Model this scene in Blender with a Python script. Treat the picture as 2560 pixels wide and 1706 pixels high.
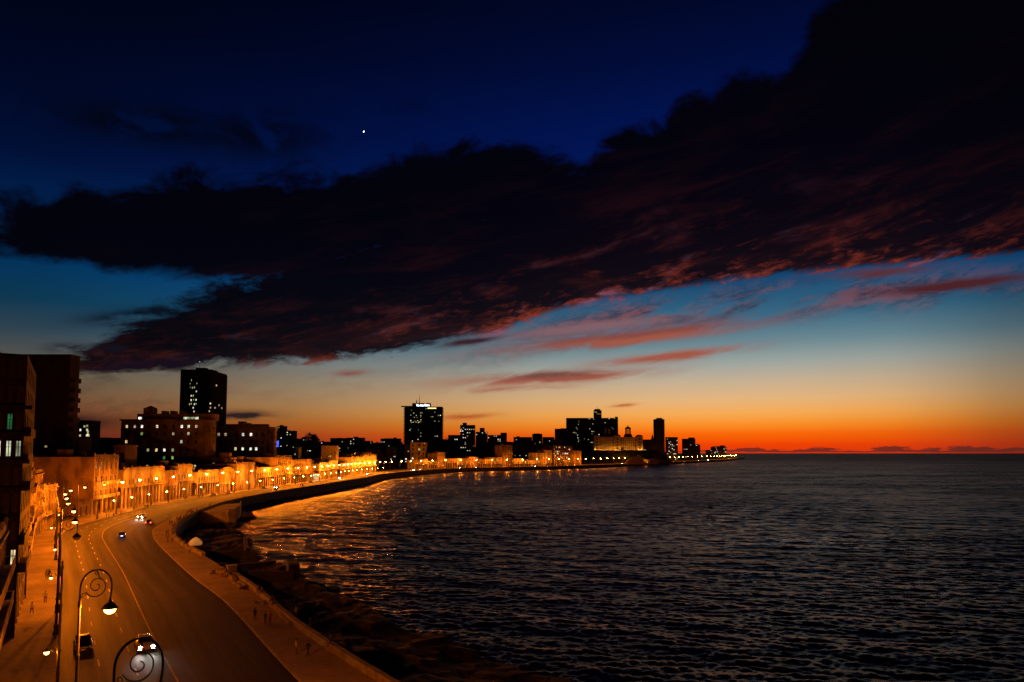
import bpy, bmesh, math, random
import numpy as np
from mathutils import Vector, Matrix, noise as mnoise

random.seed(7)
for o in list(bpy.data.objects):
    bpy.data.objects.remove(o)
SC = bpy.context.scene
C = SC.collection

# ------------------------------------------------------------------ camera
CAM_H = 22.0
PITCH = math.radians(3.9)
FPX = 1706.7            # focal length in pixels of a 2560 px wide picture (24 mm lens)
AX_Y = 1016.6           # picture row of the lens axis
cam_d = bpy.data.cameras.new('camera')
cam_d.sensor_width = 36.0
cam_d.lens = 24.0
cam_d.shift_y = (AX_Y - 853.0) / 2560.0
cam_d.clip_start = 0.1
cam_d.clip_end = 90000.0
cam = bpy.data.objects.new('camera', cam_d)
C.objects.link(cam)
cam.location = (0, 0, CAM_H)
cam.rotation_euler = (math.pi / 2 + PITCH, 0, 0)
SC.camera = cam
CP, SP = math.cos(PITCH), math.sin(PITCH)


def ray(px, py):
    """world direction seen at a pixel of the 2560 x 1706 photograph"""
    x = (px - 1280.0) / FPX
    y = -(py - AX_Y) / FPX
    return Vector((x, CP - y * SP, SP + y * CP))


def gp(px, py, z=0.0):
    """point at height z seen at a pixel"""
    d = ray(px, py)
    t = (z - CAM_H) / d.z
    return Vector((d.x * t, d.y * t, z))


def at(px, py, Y):
    """point at distance Y (along world y) seen at a pixel"""
    d = ray(px, py)
    t = Y / d.y
    return Vector((d.x * t, Y, CAM_H + d.z * t))


# ------------------------------------------------------------------ view
SC.view_settings.view_transform = 'Standard'
SC.view_settings.look = 'None'
SC.view_settings.exposure = 0.0
SC.view_settings.gamma = 1.0
SC.view_settings.use_curve_mapping = False
SC.render.engine = 'CYCLES'
SC.cycles.use_denoising = True
SC.cycles.denoising_prefilter = 'NONE'
SC.cycles.max_bounces = 5
SC.cycles.diffuse_bounces = 2
SC.cycles.glossy_bounces = 3
SC.cycles.transmission_bounces = 3
SC.cycles.sample_clamp_indirect = 3.0
SC.cycles.sample_clamp_direct = 160.0
SC.cycles.use_light_tree = True
SC.cycles.caustics_reflective = False
SC.cycles.caustics_refractive = False


def lin(r, g, b):
    f = lambda c: (c / 255.0) / 12.92 if c / 255.0 <= 0.04045 else ((c / 255.0 + 0.055) / 1.055) ** 2.4
    return (f(r), f(g), f(b), 1.0)


# ------------------------------------------------------------------ node shorthand
class G:
    """scalar socket with arithmetic"""
    def __init__(s, tree, sock):
        s.t, s.s = tree, sock

    def m(s, op, *others, clamp=False):
        n = s.t.nodes.new('ShaderNodeMath')
        n.operation = op
        n.use_clamp = clamp
        for i, v in enumerate((s,) + others):
            if isinstance(v, G):
                s.t.links.new(v.s, n.inputs[i])
            else:
                n.inputs[i].default_value = v
        return G(s.t, n.outputs[0])

    def __add__(s, o): return s.m('ADD', o)
    __radd__ = __add__
    def __mul__(s, o): return s.m('MULTIPLY', o)
    __rmul__ = __mul__
    def __sub__(s, o): return s.m('SUBTRACT', o)
    def __rsub__(s, o): return (s * -1.0) + o
    def __truediv__(s, o): return s.m('DIVIDE', o)
    def smooth(s, a, b):
        n = s.t.nodes.new('ShaderNodeMapRange')
        n.interpolation_type = 'SMOOTHSTEP'
        s.t.links.new(s.s, n.inputs['Value'])
        n.inputs['From Min'].default_value = a
        n.inputs['From Max'].default_value = b
        return G(s.t, n.outputs['Result'])
    def mx(s, o): return s.m('MAXIMUM', o)
    def mn(s, o): return s.m('MINIMUM', o)
    def gauss(s, w):
        q = s / w
        return ((q * q) * -1.0).m('EXPONENT')


def node(t, kind, **kw):
    n = t.nodes.new(kind)
    for k, v in kw.items():
        setattr(n, k, v)
    return n


def xyz(t, x, y, z=0.0):
    n = node(t, 'ShaderNodeCombineXYZ')
    for i, v in enumerate((x, y, z)):
        if isinstance(v, G):
            t.links.new(v.s, n.inputs[i])
        else:
            n.inputs[i].default_value = v
    return n.outputs[0]


def fbm(t, vec, scale, detail=5.0, rough=0.55, dist=0.0, lac=2.0):
    n = node(t, 'ShaderNodeTexNoise')
    t.links.new(vec, n.inputs['Vector'])
    n.inputs['Scale'].default_value = scale
    n.inputs['Detail'].default_value = detail
    n.inputs['Roughness'].default_value = rough
    n.inputs['Lacunarity'].default_value = lac
    n.inputs['Distortion'].default_value = dist
    return G(t, n.outputs['Fac'])


def curve(t, x, pts, x0, x1, y0, y1):
    """Float curve y(x) through pts"""
    n = node(t, 'ShaderNodeFloatCurve')
    u = (x - x0) / (x1 - x0)
    t.links.new(u.s, n.inputs['Value'])
    c = n.mapping.curves[0]
    pts = sorted(pts)
    q = [((a - x0) / (x1 - x0), (b - y0) / (y1 - y0)) for a, b in pts]
    while len(c.points) < len(q):
        c.points.new(0.5, 0.5)
    for p, (a, b) in zip(c.points, q):
        p.location = (min(max(a, 0), 1), min(max(b, 0), 1))
        p.handle_type = 'AUTO_CLAMPED'
    n.mapping.use_clip = True
    n.mapping.update()
    return G(t, n.outputs[0]) * (y1 - y0) + y0


def ramp(t, x, stops):
    n = node(t, 'ShaderNodeValToRGB')
    t.links.new(x.s, n.inputs['Fac'])
    e = n.color_ramp.elements
    while len(e) < len(stops):
        e.new(0.5)
    for el, (p, c) in zip(e, stops):
        el.position = p
        el.color = c
    return n.outputs['Color']


def mix(t, f, a, b, mode='MIX'):
    n = node(t, 'ShaderNodeMix', data_type='RGBA', blend_type=mode)
    n.clamp_factor = True
    if isinstance(f, G):
        t.links.new(f.s, n.inputs['Factor'])
    else:
        n.inputs['Factor'].default_value = f
    for v, i in ((a, 6), (b, 7)):
        if isinstance(v, tuple):
            n.inputs[i].default_value = v if len(v) == 4 else v + (1.0,)
        else:
            t.links.new(v, n.inputs[i])
    return n.outputs[2]


# ------------------------------------------------------------------ sky (dusk)
def ae(px, py):
    d = ray(px, py).normalized()
    return math.degrees(math.atan2(d.x, d.y)), math.degrees(math.asin(d.z))


world = bpy.data.worlds.new('World')
SC.world = world
world.use_nodes = True
W = world.node_tree
W.nodes.clear()
tc = node(W, 'ShaderNodeTexCoord')
sep = node(W, 'ShaderNodeSeparateXYZ')
W.links.new(tc.outputs['Generated'], sep.inputs[0])
DX, DY, DZ = (G(W, sep.outputs[i]) for i in range(3))
AZ = DX.m('ARCTAN2', DY) * 57.29578
EL = DZ.m('ARCSINE') * 57.29578

SUN_AZ = 19.0
SUN_EL = -2.0
# twilight air: Nishita sky with the sun just under the horizon, plus the band of afterglow
nish = node(W, 'ShaderNodeTexSky', sky_type='NISHITA')
nish.sun_disc = False
nish.sun_elevation = math.radians(SUN_EL)
nish.sun_rotation = math.radians(SUN_AZ)
nish.altitude = 20.0
nish.dust_density = 3.0
nish.ozone_density = 4.0


def E_of(y):
    return ae(1700, y)[1]


def grad(stops):
    t_ = (EL.mx(0.0) / 60.0).m('SQRT')
    return ramp(W, t_, [(math.sqrt(max(E_of(y), 0) / 60.0), lin(*c)) for y, c in stops])


glow_sun = grad([(1133, (206, 48, 14)), (1112, (240, 66, 4)), (1085, (250, 104, 6)), (1062, (251, 144, 40)),
                 (1035, (246, 170, 84)), (1000, (228, 180, 124)), (960, (200, 176, 144)), (915, (160, 166, 158)),
                 (865, (108, 138, 146)), (800, (54, 104, 130)), (700, (12, 66, 108)), (600, (3, 44, 100)),
                 (480, (1, 27, 94)), (340, (0, 18, 82)), (150, (0, 9, 54)), (0, (0, 5, 36)), (-500, (0, 2, 16))])
glow_side = grad([(1133, (96, 30, 20)), (1095, (112, 46, 30)), (1060, (122, 66, 34)), (1020, (128, 92, 58)),
                  (970, (112, 98, 78)), (920, (92, 94, 90)), (870, (54, 78, 94)), (810, (16, 66, 94)),
                  (720, (0, 60, 108)), (640, (0, 44, 96)), (500, (0, 18, 62)), (340, (0, 8, 40)),
                  (150, (0, 3, 20)), (0, (0, 1, 11)), (-500, (0, 1, 8))])
sunny = curve(W, AZ, [(-180, 0.0), (-60, 0.0), (-36, 0.02), (-24, 0.14), (-12, 0.42), (-4, 0.66), (8, 0.92), (18, 1.0),
                      (26, 0.93), (32, 0.66), (37, 0.38), (44, 0.20), (60, 0.1), (180, 0.0)], -180, 180, 0, 1)
clear = mix(W, sunny, glow_side, glow_sun)
dim = curve(W, AZ, [(-60, 0.5), (-37, 0.66), (-28, 0.88), (-16, 1.0), (30, 1.0), (37, 0.86), (60, 0.6)], -60, 60, 0, 1)
clear = mix(W, dim, (0.0, 0.0, 0.0), clear)
nish_s = node(W, 'ShaderNodeVectorMath', operation='SCALE')
W.links.new(nish.outputs[0], nish_s.inputs[0])
nish_s.inputs['Scale'].default_value = 0.02
clear = mix(W, 1.0, clear, nish_s.outputs[0], 'ADD')

# cloud field coordinates: streaks rise gently towards the right
TH = math.radians(11.0)
ua = AZ * math.cos(TH) + EL * math.sin(TH)
ue = EL * math.cos(TH) - AZ * math.sin(TH)
n_puff = fbm(W, xyz(W, AZ * 0.8, EL * 1.25, 3.1), 0.22, 7, 0.60, 0.4)
n_wisp = fbm(W, xyz(W, ua * 0.36, ue * 1.4, 7.7), 0.30, 8, 0.64, 0.6)
n_strk = fbm(W, xyz(W, ua * 0.20, ue * 1.25, 1.3), 0.46, 7, 0.64, 0.7)
n_fine = fbm(W, xyz(W, ua * 0.60, ue * 1.7, 11.0), 1.05, 6, 0.66, 0.5)


def px_curve(pts):
    return curve(W, AZ, [ae(x, y) for x, y in pts], -60, 60, -5, 75)


cU = px_curve([(-700, 500), (-200, 505), (0, 508), (90, 500), (165, 452), (330, 436), (470, 430), (640, 424), (800, 410), (930, 396),
               (1030, 388), (1130, 372), (1230, 342), (1330, 356), (1440, 372), (1520, 330), (1640, 296), (1720, 226), (1800, 196),
               (1900, 176), (1990, 110), (2060, 10), (2200, -120), (2560, -300), (3000, -600)])
cB = px_curve([(-700, 650), (0, 650), (180, 668), (400, 684), (600, 694), (680, 700), (800, 690), (1000, 640), (1400, 560), (2560, 400), (3000, 300)])
cT = px_curve([(-700, 960), (0, 930), (120, 905), (190, 872), (300, 806), (400, 758), (480, 730), (560, 700), (640, 680), (760, 630), (1000, 540),
               (1400, 430), (2560, 200), (3000, 100)])
cL = px_curve([(-700, 985), (0, 962), (190, 938), (330, 938), (600, 914), (800, 906), (930, 896), (1040, 878), (1150, 852), (1240, 832),
               (1300, 806), (1400, 776), (1550, 746), (1700, 724), (1900, 696), (2150, 672), (2400, 652), (2560, 640), (3000, 600)])
puff = (n_puff - 0.5)
wisp = (n_wisp - 0.5)
edge_u = (cU - EL) + puff * 7.0 + wisp * 2.0
edge_b = (EL - cB) + puff * 3.2 + wisp * 2.0
edge_t = (cT - EL) + wisp * 5.5 + puff * 2.5 + (n_fine - 0.5) * 2.4
edge_l = (EL - cL) + wisp * 2.4 + (n_fine - 0.5) * 1.5
up_lobe = edge_u.smooth(-0.3, 1.3) * edge_b.smooth(-0.2, 0.9)
lo_lobe = edge_t.smooth(-0.2, 1.2) * edge_l.smooth(-0.15, 0.55) * edge_u.smooth(-0.3, 1.3)
deck = up_lobe.mx(lo_lobe)
# a looser belt of broken cloud just under the deck on the sunny side
belt_h = (EL - cL) + 1.9
belt_az = curve(W, AZ, [(-60, 0.0), (-30, 0.35), (-16, 0.15), (-4, 0.30), (4, 0.8), (16, 0.95), (26, 0.75), (40, 0.5), (60, 0.4)], -60, 60, 0, 1)
belt = belt_h.gauss(1.25) * belt_az * (n_wisp * 0.6 + n_strk * 0.4).smooth(0.43, 0.57)

h_low = (EL - cL).mx(0.0)                      # height above the deck's lower edge
sun_c = curve(W, AZ, [(-60, 0.15), (-30, 0.25), (-20, 0.5), (-8, 0.9), (8, 1.0), (24, 1.0), (34, 0.75), (45, 0.5), (60, 0.3)], -60, 60, 0, 1)
lit = (h_low / -4.0).m('EXPONENT') * sun_c
lit2 = (h_low / -1.5).m('EXPONENT') * sun_c
ember = n_strk * 0.6 + n_wisp * 0.4
haze_c = mix(W, lit, lin(2, 2, 7), lin(22, 11, 17))
deck_c = mix(W, ember.smooth(0.46, 0.68) * lit * 0.75, haze_c, lin(74, 28, 21))
deck_c = mix(W, (n_wisp * 0.5 + n_fine * 0.5).smooth(0.49, 0.64) * lit2 * 0.95, deck_c, lin(146, 56, 32))
deck_c = mix(W, (n_puff * 0.35 + n_wisp * 0.65).smooth(0.53, 0.65) * lit2 * 0.42, deck_c, lin(120, 118, 166))
# thin, bluish rim where the upper edge dissolves
sky = mix(W, deck * 0.985, clear, deck_c)
belt_c = mix(W, n_fine.smooth(0.40, 0.62), lin(48, 26, 40), lin(132, 64, 58))
sky = mix(W, belt * 0.9, sky, belt_c)


STK = xyz(W, AZ, EL + wisp * 1.1, 1.0)
m_a = (n_strk * 0.5 + n_wisp * 0.5).smooth(0.37, 0.52)
m_b = (n_strk * 0.5 + n_wisp * 0.5).smooth(0.28, 0.42)
m_p = n_puff.smooth(0.40, 0.54)
m_c = (n_wisp * 0.6 + n_puff * 0.4).smooth(0.42, 0.55)


def dotc(v):
    n = node(W, 'ShaderNodeVectorMath', operation='DOT_PRODUCT')
    W.links.new(STK, n.inputs[0])
    n.inputs[1].default_value = v
    return G(W, n.outputs['Value'])


def streak(sky, x0, y0, x1, y1, width, col, op, mask):
    (a0, e0), (a1, e1) = ae(x0, y0), ae(x1, y1)
    L = math.hypot(a1 - a0, e1 - e0)
    ca, sa = (a1 - a0) / L, (e1 - e0) / L
    am, em = (a0 + a1) / 2, (e0 + e1) / 2
    w1 = L * 0.46
    s = dotc((ca / w1, sa / w1, -(am * ca + em * sa) / w1))
    d = dotc((-sa / width, ca / width, (am * sa - em * ca) / width))
    q = (s * s).m('MULTIPLY', -1.0)
    q = d.m('MULTIPLY', d).m('MULTIPLY_ADD', -1.0, q).m('EXPONENT') * mask
    return mix(W, q * (op * 1.35), sky, col)


pink, rose, dusk, ink = lin(160, 88, 70), lin(128, 70, 66), lin(66, 38, 46), lin(10, 10, 22)
sky = streak(sky, 1230, 842, 1700, 790, 0.55, lin(128, 96, 104), 0.85, m_a)
sky = streak(sky, 1250, 876, 1900, 800, 0.50, rose, 0.95, m_a)
sky = streak(sky, 1380, 868, 1800, 826, 0.34, pink, 0.80, m_a)
sky = streak(sky, 1480, 912, 1880, 868, 0.40, pink, 0.85, m_a)
sky = streak(sky, 1130, 958, 1640, 928, 0.45, pink, 0.95, m_a)
sky = streak(sky, 1240, 942, 1500, 930, 0.32, lin(120, 74, 66), 0.85, m_a)
sky = streak(sky, 1150, 978, 1420, 966, 0.22, pink, 0.6, m_a)
sky = streak(sky, 2190, 728, 2620, 690, 0.36, lin(74, 34, 40), 0.95, m_b)
sky = streak(sky, 2080, 690, 2330, 668, 0.30, lin(88, 48, 56), 0.8, m_a)
sky = streak(sky, 1090, 868, 1260, 838, 0.28, lin(58, 34, 42), 0.9, m_b)
sky = streak(sky, 830, 934, 920, 926, 0.22, rose, 0.6, m_a)
sky = streak(sky, 120, 868, 240, 872, 0.34, lin(14, 16, 30), 0.95, m_c)
sky = streak(sky, 250, 868, 330, 868, 0.18, lin(16, 18, 30), 0.9, m_c)
sky = streak(sky, 200, 800, 480, 780, 0.55, lin(8, 14, 28), 0.95, m_c)
sky = streak(sky, 150, 930, 560, 905, 0.75, lin(24, 14, 26), 0.95, m_c)
sky = streak(sky, -60, 1046, 300, 1052, 0.55, lin(40, 24, 28), 0.9, m_c)
sky = streak(sky, 520, 1040, 690, 1036, 0.34, lin(44, 30, 32), 0.95, m_c)
sky = streak(sky, 1090, 1044, 1240, 1040, 0.22, lin(178, 84, 40), 0.7, m_b)
sky = streak(sky, 1530, 1016, 1590, 1012, 0.14, lin(196, 112, 62), 0.9, m_b)
sky = streak(sky, 130, 280, 560, 330, 1.3, lin(2, 5, 16), 0.8, m_p)
sky = streak(sky, 480, 330, 820, 340, 1.6, lin(2, 5, 18), 0.75, m_p)
sky = streak(sky, 950, 262, 1090, 262, 0.7, lin(1, 10, 48), 0.6, m_p)
# bank of far cumulus along the sea horizon
n_hor = fbm(W, xyz(W, AZ * 0.55, EL * 2.4, 4.4), 0.75, 4, 0.6)
hor_az = curve(W, AZ, [(-60, 0.0), (-10, 0.0), (8, 0.1), (17, 0.55), (24, 0.8), (30, 0.85), (40, 0.9), (60, 0.9)], -60, 60, 0, 1)
bank = (((n_hor - 0.42) * 1.7 + 0.22) * hor_az - (EL - 0.08)).smooth(0.0, 0.12) * (EL - 0.03 - (n_hor - 0.5) * 0.3).smooth(0.0, 0.1)
sky = mix(W, bank * 0.85, sky, lin(88, 38, 32))

sky = mix(W, (EL * -1.0).smooth(0.05, 1.5), sky, lin(10, 7, 10))
bg = node(W, 'ShaderNodeBackground')
W.links.new(sky, bg.inputs['Color'])
bg.inputs['Strength'].default_value = 1.0
wo = node(W, 'ShaderNodeOutputWorld')
W.links.new(bg.outputs[0], wo.inputs[0])
world.cycles.sampling_method = 'MANUAL'
world.cycles.sample_map_resolution = 512

# last light of a sun that has already set
sun_d = bpy.data.lights.new('sun', 'SUN')
sun_d.energy = 0.004
sun_d.angle = math.radians(12)
sun_d.color = (1.0, 0.55, 0.3)
sun = bpy.data.objects.new('sun', sun_d)
C.objects.link(sun)
sd = Vector((math.sin(math.radians(SUN_AZ)), math.cos(math.radians(SUN_AZ)), math.sin(math.radians(2.0))))
sun.rotation_euler = sd.to_track_quat('Z', 'Y').to_euler()


# ================================================================== helpers
class MB:
    """collects faces; build() links them as ONE mesh object"""
    def __init__(s):
        s.v, s.f, s.mi = [], [], []

    def add(s, verts, faces, mi=0):
        b = len(s.v)
        s.v += [tuple(v) for v in verts]
        s.f += [tuple(b + i for i in f) for f in faces]
        s.mi += [mi] * len(faces)
        return s

    def box(s, x0, y0, z0, x1, y1, z1, mi=0):
        return s.add([(x0, y0, z0), (x1, y0, z0), (x1, y1, z0), (x0, y1, z0), (x0, y0, z1), (x1, y0, z1), (x1, y1, z1), (x0, y1, z1)],
                     [(0, 3, 2, 1), (4, 5, 6, 7), (0, 1, 5, 4), (1, 2, 6, 5), (2, 3, 7, 6), (3, 0, 4, 7)], mi)

    def quad(s, a, b, c, d, mi=0):
        return s.add([a, b, c, d], [(0, 1, 2, 3)], mi)

    def lathe(s, prof, n=10, cx=0, cy=0, mi=0):
        vs, fs = [], []
        for r, z in prof:
            for i in range(n):
                a = 2 * math.pi * i / n
                vs.append((cx + r * math.cos(a), cy + r * math.sin(a), z))
        for k in range(len(prof) - 1):
            for i in range(n):
                j = (i + 1) % n
                fs.append((k * n + i, k * n + j, (k + 1) * n + j, (k + 1) * n + i))
        fs.append(tuple(range(n))[::-1])
        fs.append(tuple((len(prof) - 1) * n + i for i in range(n)))
        return s.add(vs, fs, mi)

    def tube(s, pts, rad, n=6, mi=0):
        pts = [Vector(p) for p in pts]
        if not isinstance(rad, (list, tuple)):
            rad = [rad] * len(pts)
        vs, fs = [], []
        up = Vector((0, 0, 1))
        for i, p in enumerate(pts):
            d = (pts[min(i + 1, len(pts) - 1)] - pts[max(i - 1, 0)]).normalized()
            ref = Vector((0, 1, 0)) if abs(d.z) > 0.0 and abs(d.y) < 0.9 else up
            u = d.cross(ref).normalized()
            w = d.cross(u)
            for k in range(n):
                a = 2 * math.pi * k / n
                vs.append(p + (u * math.cos(a) + w * math.sin(a)) * rad[i])
        for i in range(len(pts) - 1):
            for k in range(n):
                j = (k + 1) % n
                fs.append((i * n + k, i * n + j, (i + 1) * n + j, (i + 1) * n + k))
        fs.append(tuple(range(n)))
        fs.append(tuple((len(pts) - 1) * n + k for k in range(n))[::-1])
        return s.add(vs, fs, mi)

    def ball(s, c, r, n=10, m=6, mi=0, sx=1, sy=1, sz=1):
        prof = [(max(r * math.sin(math.pi * k / m), 1e-3), -r * math.cos(math.pi * k / m)) for k in range(m + 1)]
        t = MB().lathe(prof, n)
        return s.add([(c[0] + v[0] * sx, c[1] + v[1] * sy, c[2] + v[2] * sz) for v in t.v], t.f, mi)

    def loft(s, rings, mi=0, cap=True):
        n = len(rings[0])
        vs = [v for r in rings for v in r]
        fs = []
        for i in range(len(rings) - 1):
            for k in range(n):
                j = (k + 1) % n
                fs.append((i * n + k, i * n + j, (i + 1) * n + j, (i + 1) * n + k))
        if cap:
            fs.append(tuple(range(n))[::-1])
            fs.append(tuple((len(rings) - 1) * n + k for k in range(n)))
        return s.add(vs, fs, mi)

    def mesh(s, name, smooth=False):
        me = bpy.data.meshes.new(name)
        me.from_pydata(s.v, [], s.f)
        me.polygons.foreach_set('material_index', s.mi)
        if smooth:
            me.polygons.foreach_set('use_smooth', [True] * len(s.f))
        me.update()
        return me

    def build(s, name, mats, parent=None, loc=(0, 0, 0), rz=0.0, smooth=False):
        return put(name, s.mesh(name, smooth), mats, parent, loc, rz)


def put(name, me, mats=None, parent=None, loc=(0, 0, 0), rz=0.0):
    if mats is not None and not me.materials:
        for m in (mats if isinstance(mats, (list, tuple)) else [mats]):
            me.materials.append(m)
    o = bpy.data.objects.new(name, me)
    C.objects.link(o)
    o.parent = parent
    o.location = loc
    o.rotation_euler = (0, 0, rz)
    return o


def empty(name, loc=(0, 0, 0), rz=0.0, parent=None):
    o = bpy.data.objects.new(name, None)
    o.empty_display_size = 0.5
    C.objects.link(o)
    o.location = loc
    o.rotation_euler = (0, 0, rz)
    o.parent = parent
    return o


def tag(o, label=None, cat=None, group=None, kind=None):
    for k, v in (('label', label), ('category', cat), ('group', group), ('kind', kind)):
        if v:
            o[k] = v
    return o


def copy_tree(o, parent=None):
    c = o.copy()
    C.objects.link(c)
    c.parent = parent
    for ch in o.children:
        copy_tree(ch, c)
    return c


ORD = ('first second third fourth fifth sixth seventh eighth ninth tenth eleventh twelfth thirteenth fourteenth fifteenth sixteenth '
       'seventeenth eighteenth nineteenth twentieth').split()


def ordinal(i):
    if i < 20:
        return ORD[i]
    tens = {2: ('twenty', 'twentieth'), 3: ('thirty', 'thirtieth'), 4: ('forty', 'fortieth'), 5: ('fifty', 'fiftieth'), 6: ('sixty', 'sixtieth')}
    n = i + 1
    a, b = divmod(n, 10)
    return tens[a][1] if b == 0 else tens[a][0] + '-' + ORD[b - 1]


# ------------------------------------------------------------------ materials
def mat_base(name):
    m = bpy.data.materials.new(name)
    m.use_nodes = True
    t = m.node_tree
    p = t.nodes['Principled BSDF']
    return m, t, p


def obj_co(t):
    n = node(t, 'ShaderNodeTexCoord')
    return n.outputs['Object']


def world_co(t):
    n = node(t, 'ShaderNodeNewGeometry')
    return n.outputs['Position']


def scaled(t, vec, sx, sy, sz):
    n = node(t, 'ShaderNodeVectorMath', operation='MULTIPLY')
    t.links.new(vec, n.inputs[0])
    n.inputs[1].default_value = (sx, sy, sz)
    return n.outputs[0]


def surf(name, col, col2=None, rough=0.85, scale=0.6, stretch=(1, 1, 1), lo=0.35, hi=0.7, bump=0.0, bscale=None, spec=0.3, metal=0.0,
         fine=True, world=True):
    m, t, p = mat_base(name)
    co = world_co(t) if world else obj_co(t)
    v = scaled(t, co, *stretch)
    f = fbm(t, v, scale, 4, 0.6)
    col2 = col2 or tuple(c * 0.6 for c in col)
    c = mix(t, f.smooth(lo, hi), col, col2)
    if fine:
        g = fbm(t, co, scale * 9, 2, 0.5)
        c = mix(t, g.smooth(0.3, 0.75) * 0.35, c, tuple(x * 0.55 for x in col2[:3]))
    t.links.new(c, p.inputs['Base Color'])
    p.inputs['Roughness'].default_value = rough
    p.inputs['Specular IOR Level'].default_value = spec
    p.inputs['Metallic'].default_value = metal
    if bump:
        b = node(t, 'ShaderNodeBump')
        b.inputs['Strength'].default_value = bump
        b.inputs['Distance'].default_value = 0.05
        h = fbm(t, co, bscale or scale * 6, 3, 0.6)
        t.links.new(h.s, b.inputs['Height'])
        t.links.new(b.outputs[0], p.inputs['Normal'])
    return m


def glow(name, col, strength, sampling=True):
    m = bpy.data.materials.new(name)
    m.use_nodes = True
    t = m.node_tree
    t.nodes.clear()
    e = node(t, 'ShaderNodeEmission')
    e.inputs['Color'].default_value = col + (1.0,)
    e.inputs['Strength'].default_value = strength
    o = node(t, 'ShaderNodeOutputMaterial')
    t.links.new(e.outputs[0], o.inputs[0])
    if not sampling:
        m.cycles.emission_sampling = 'NONE'
    return m


def lit_window_mat(name, col, strength):
    """a lit room behind a pane: uneven brightness, curtains"""
    m = bpy.data.materials.new(name)
    m.use_nodes = True
    t = m.node_tree
    t.nodes.clear()
    e = node(t, 'ShaderNodeEmission')
    oi = node(t, 'ShaderNodeObjectInfo')
    v = node(t, 'ShaderNodeVectorMath', operation='ADD')
    t.links.new(world_co(t), v.inputs[0])
    t.links.new(oi.outputs['Location'], v.inputs[1])
    f = fbm(t, v.outputs[0], 0.8, 2, 0.5)
    r = G(t, oi.outputs['Random'])
    e.inputs['Color'].default_value = col + (1.0,)
    k = (f.smooth(0.3, 0.7) * 0.7 + 0.3) * (r * 0.9 + 0.25) * strength
    t.links.new(k.s, e.inputs['Strength'])
    o = node(t, 'ShaderNodeOutputMaterial')
    t.links.new(e.outputs[0], o.inputs[0])
    m.cycles.emission_sampling = 'NONE'
    return m


M = {}


def asphalt_mat():
    m, t, p = mat_base('asphalt')
    uv = node(t, 'ShaderNodeUVMap')
    uv.uv_map = 'lane'
    trk = fbm(t, scaled(t, uv.outputs[0], 0.62, 0.018, 0), 1.0, 4, 0.6)        # tyre-polished tracks along the lanes
    pat = fbm(t, scaled(t, uv.outputs[0], 0.16, 0.05, 0), 1.0, 4, 0.6)         # resurfaced stretches
    gr = fbm(t, world_co(t), 2.6, 4, 0.65)
    c = mix(t, trk.smooth(0.36, 0.62), (0.036, 0.033, 0.030), (0.011, 0.0105, 0.0105))
    c = mix(t, pat.smooth(0.50, 0.56) * 0.55, c, (0.020, 0.019, 0.019))
    c = mix(t, gr.smooth(0.35, 0.7) * 0.45, c, (0.018, 0.017, 0.017))
    cr = node(t, 'ShaderNodeTexVoronoi', feature='DISTANCE_TO_EDGE')
    t.links.new(scaled(t, uv.outputs[0], 0.16, 0.10, 0), cr.inputs['Vector'])
    cr.inputs['Scale'].default_value = 1.6
    c = mix(t, (1.0 - G(t, cr.outputs['Distance']).smooth(0.0, 0.012)) * 0.7, c, (0.008, 0.008, 0.008))
    t.links.new(c, p.inputs['Base Color'])
    rg = 0.50 + trk * 0.30 + gr * 0.12
    t.links.new(rg.s, p.inputs['Roughness'])
    p.inputs['Specular IOR Level'].default_value = 0.22
    b = node(t, 'ShaderNodeBump')
    b.inputs['Strength'].default_value = 0.25
    b.inputs['Distance'].default_value = 0.03
    t.links.new(fbm(t, world_co(t), 9.0, 2, 0.6).s, b.inputs['Height'])
    t.links.new(b.outputs[0], p.inputs['Normal'])
    return m


M['asphalt'] = asphalt_mat()
M['paving'] = surf('paving', (0.27, 0.22, 0.17), (0.16, 0.13, 0.10), 0.9, 0.16, bump=0.3, bscale=6)
M['promenade'] = surf('promenade', (0.33, 0.27, 0.21), (0.21, 0.175, 0.14), 0.9, 0.14, bump=0.3, bscale=5)
M['kerb'] = surf('kerb', (0.40, 0.36, 0.30), (0.24, 0.21, 0.18), 0.9, 0.7)
M['seawall'] = surf('seawall', (0.30, 0.26, 0.21), (0.15, 0.13, 0.11), 0.92, 0.5, bump=0.5, bscale=4)
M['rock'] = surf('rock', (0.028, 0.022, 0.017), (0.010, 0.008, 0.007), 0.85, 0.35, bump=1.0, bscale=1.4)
M['rubble'] = surf('rubble', (0.34, 0.28, 0.22), (0.18, 0.15, 0.12), 0.95, 1.1, bump=0.6, bscale=5)
M['land'] = surf('land', (0.07, 0.065, 0.055), (0.03, 0.03, 0.025), 0.95, 0.02)
M['line_yellow'] = surf('line_yellow', (0.42, 0.30, 0.06), (0.20, 0.14, 0.04), 0.7, 1.2)
M['line_white'] = surf('line_white', (0.62, 0.60, 0.55), (0.32, 0.30, 0.28), 0.7, 1.2)
M['iron'] = surf('iron', (0.030, 0.030, 0.032), (0.018, 0.016, 0.014), 0.5, 2.0, metal=0.2, spec=0.5, world=False)
M['shutter'] = surf('shutter', (0.09, 0.055, 0.03), (0.045, 0.03, 0.02), 0.7, 2.0)
M['shutter_blue'] = surf('shutter_blue', (0.06, 0.09, 0.11), (0.03, 0.045, 0.055), 0.7, 2.0)
M['dark_room'] = surf('dark_room', (0.018, 0.014, 0.011), (0.01, 0.009, 0.008), 0.6, 0.8)
M['roof'] = surf('roof', (0.16, 0.13, 0.11), (0.08, 0.07, 0.06), 0.95, 0.3)
M['far_wall'] = surf('far_wall', (0.085, 0.075, 0.065), (0.05, 0.045, 0.04), 0.95, 0.03)
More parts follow.
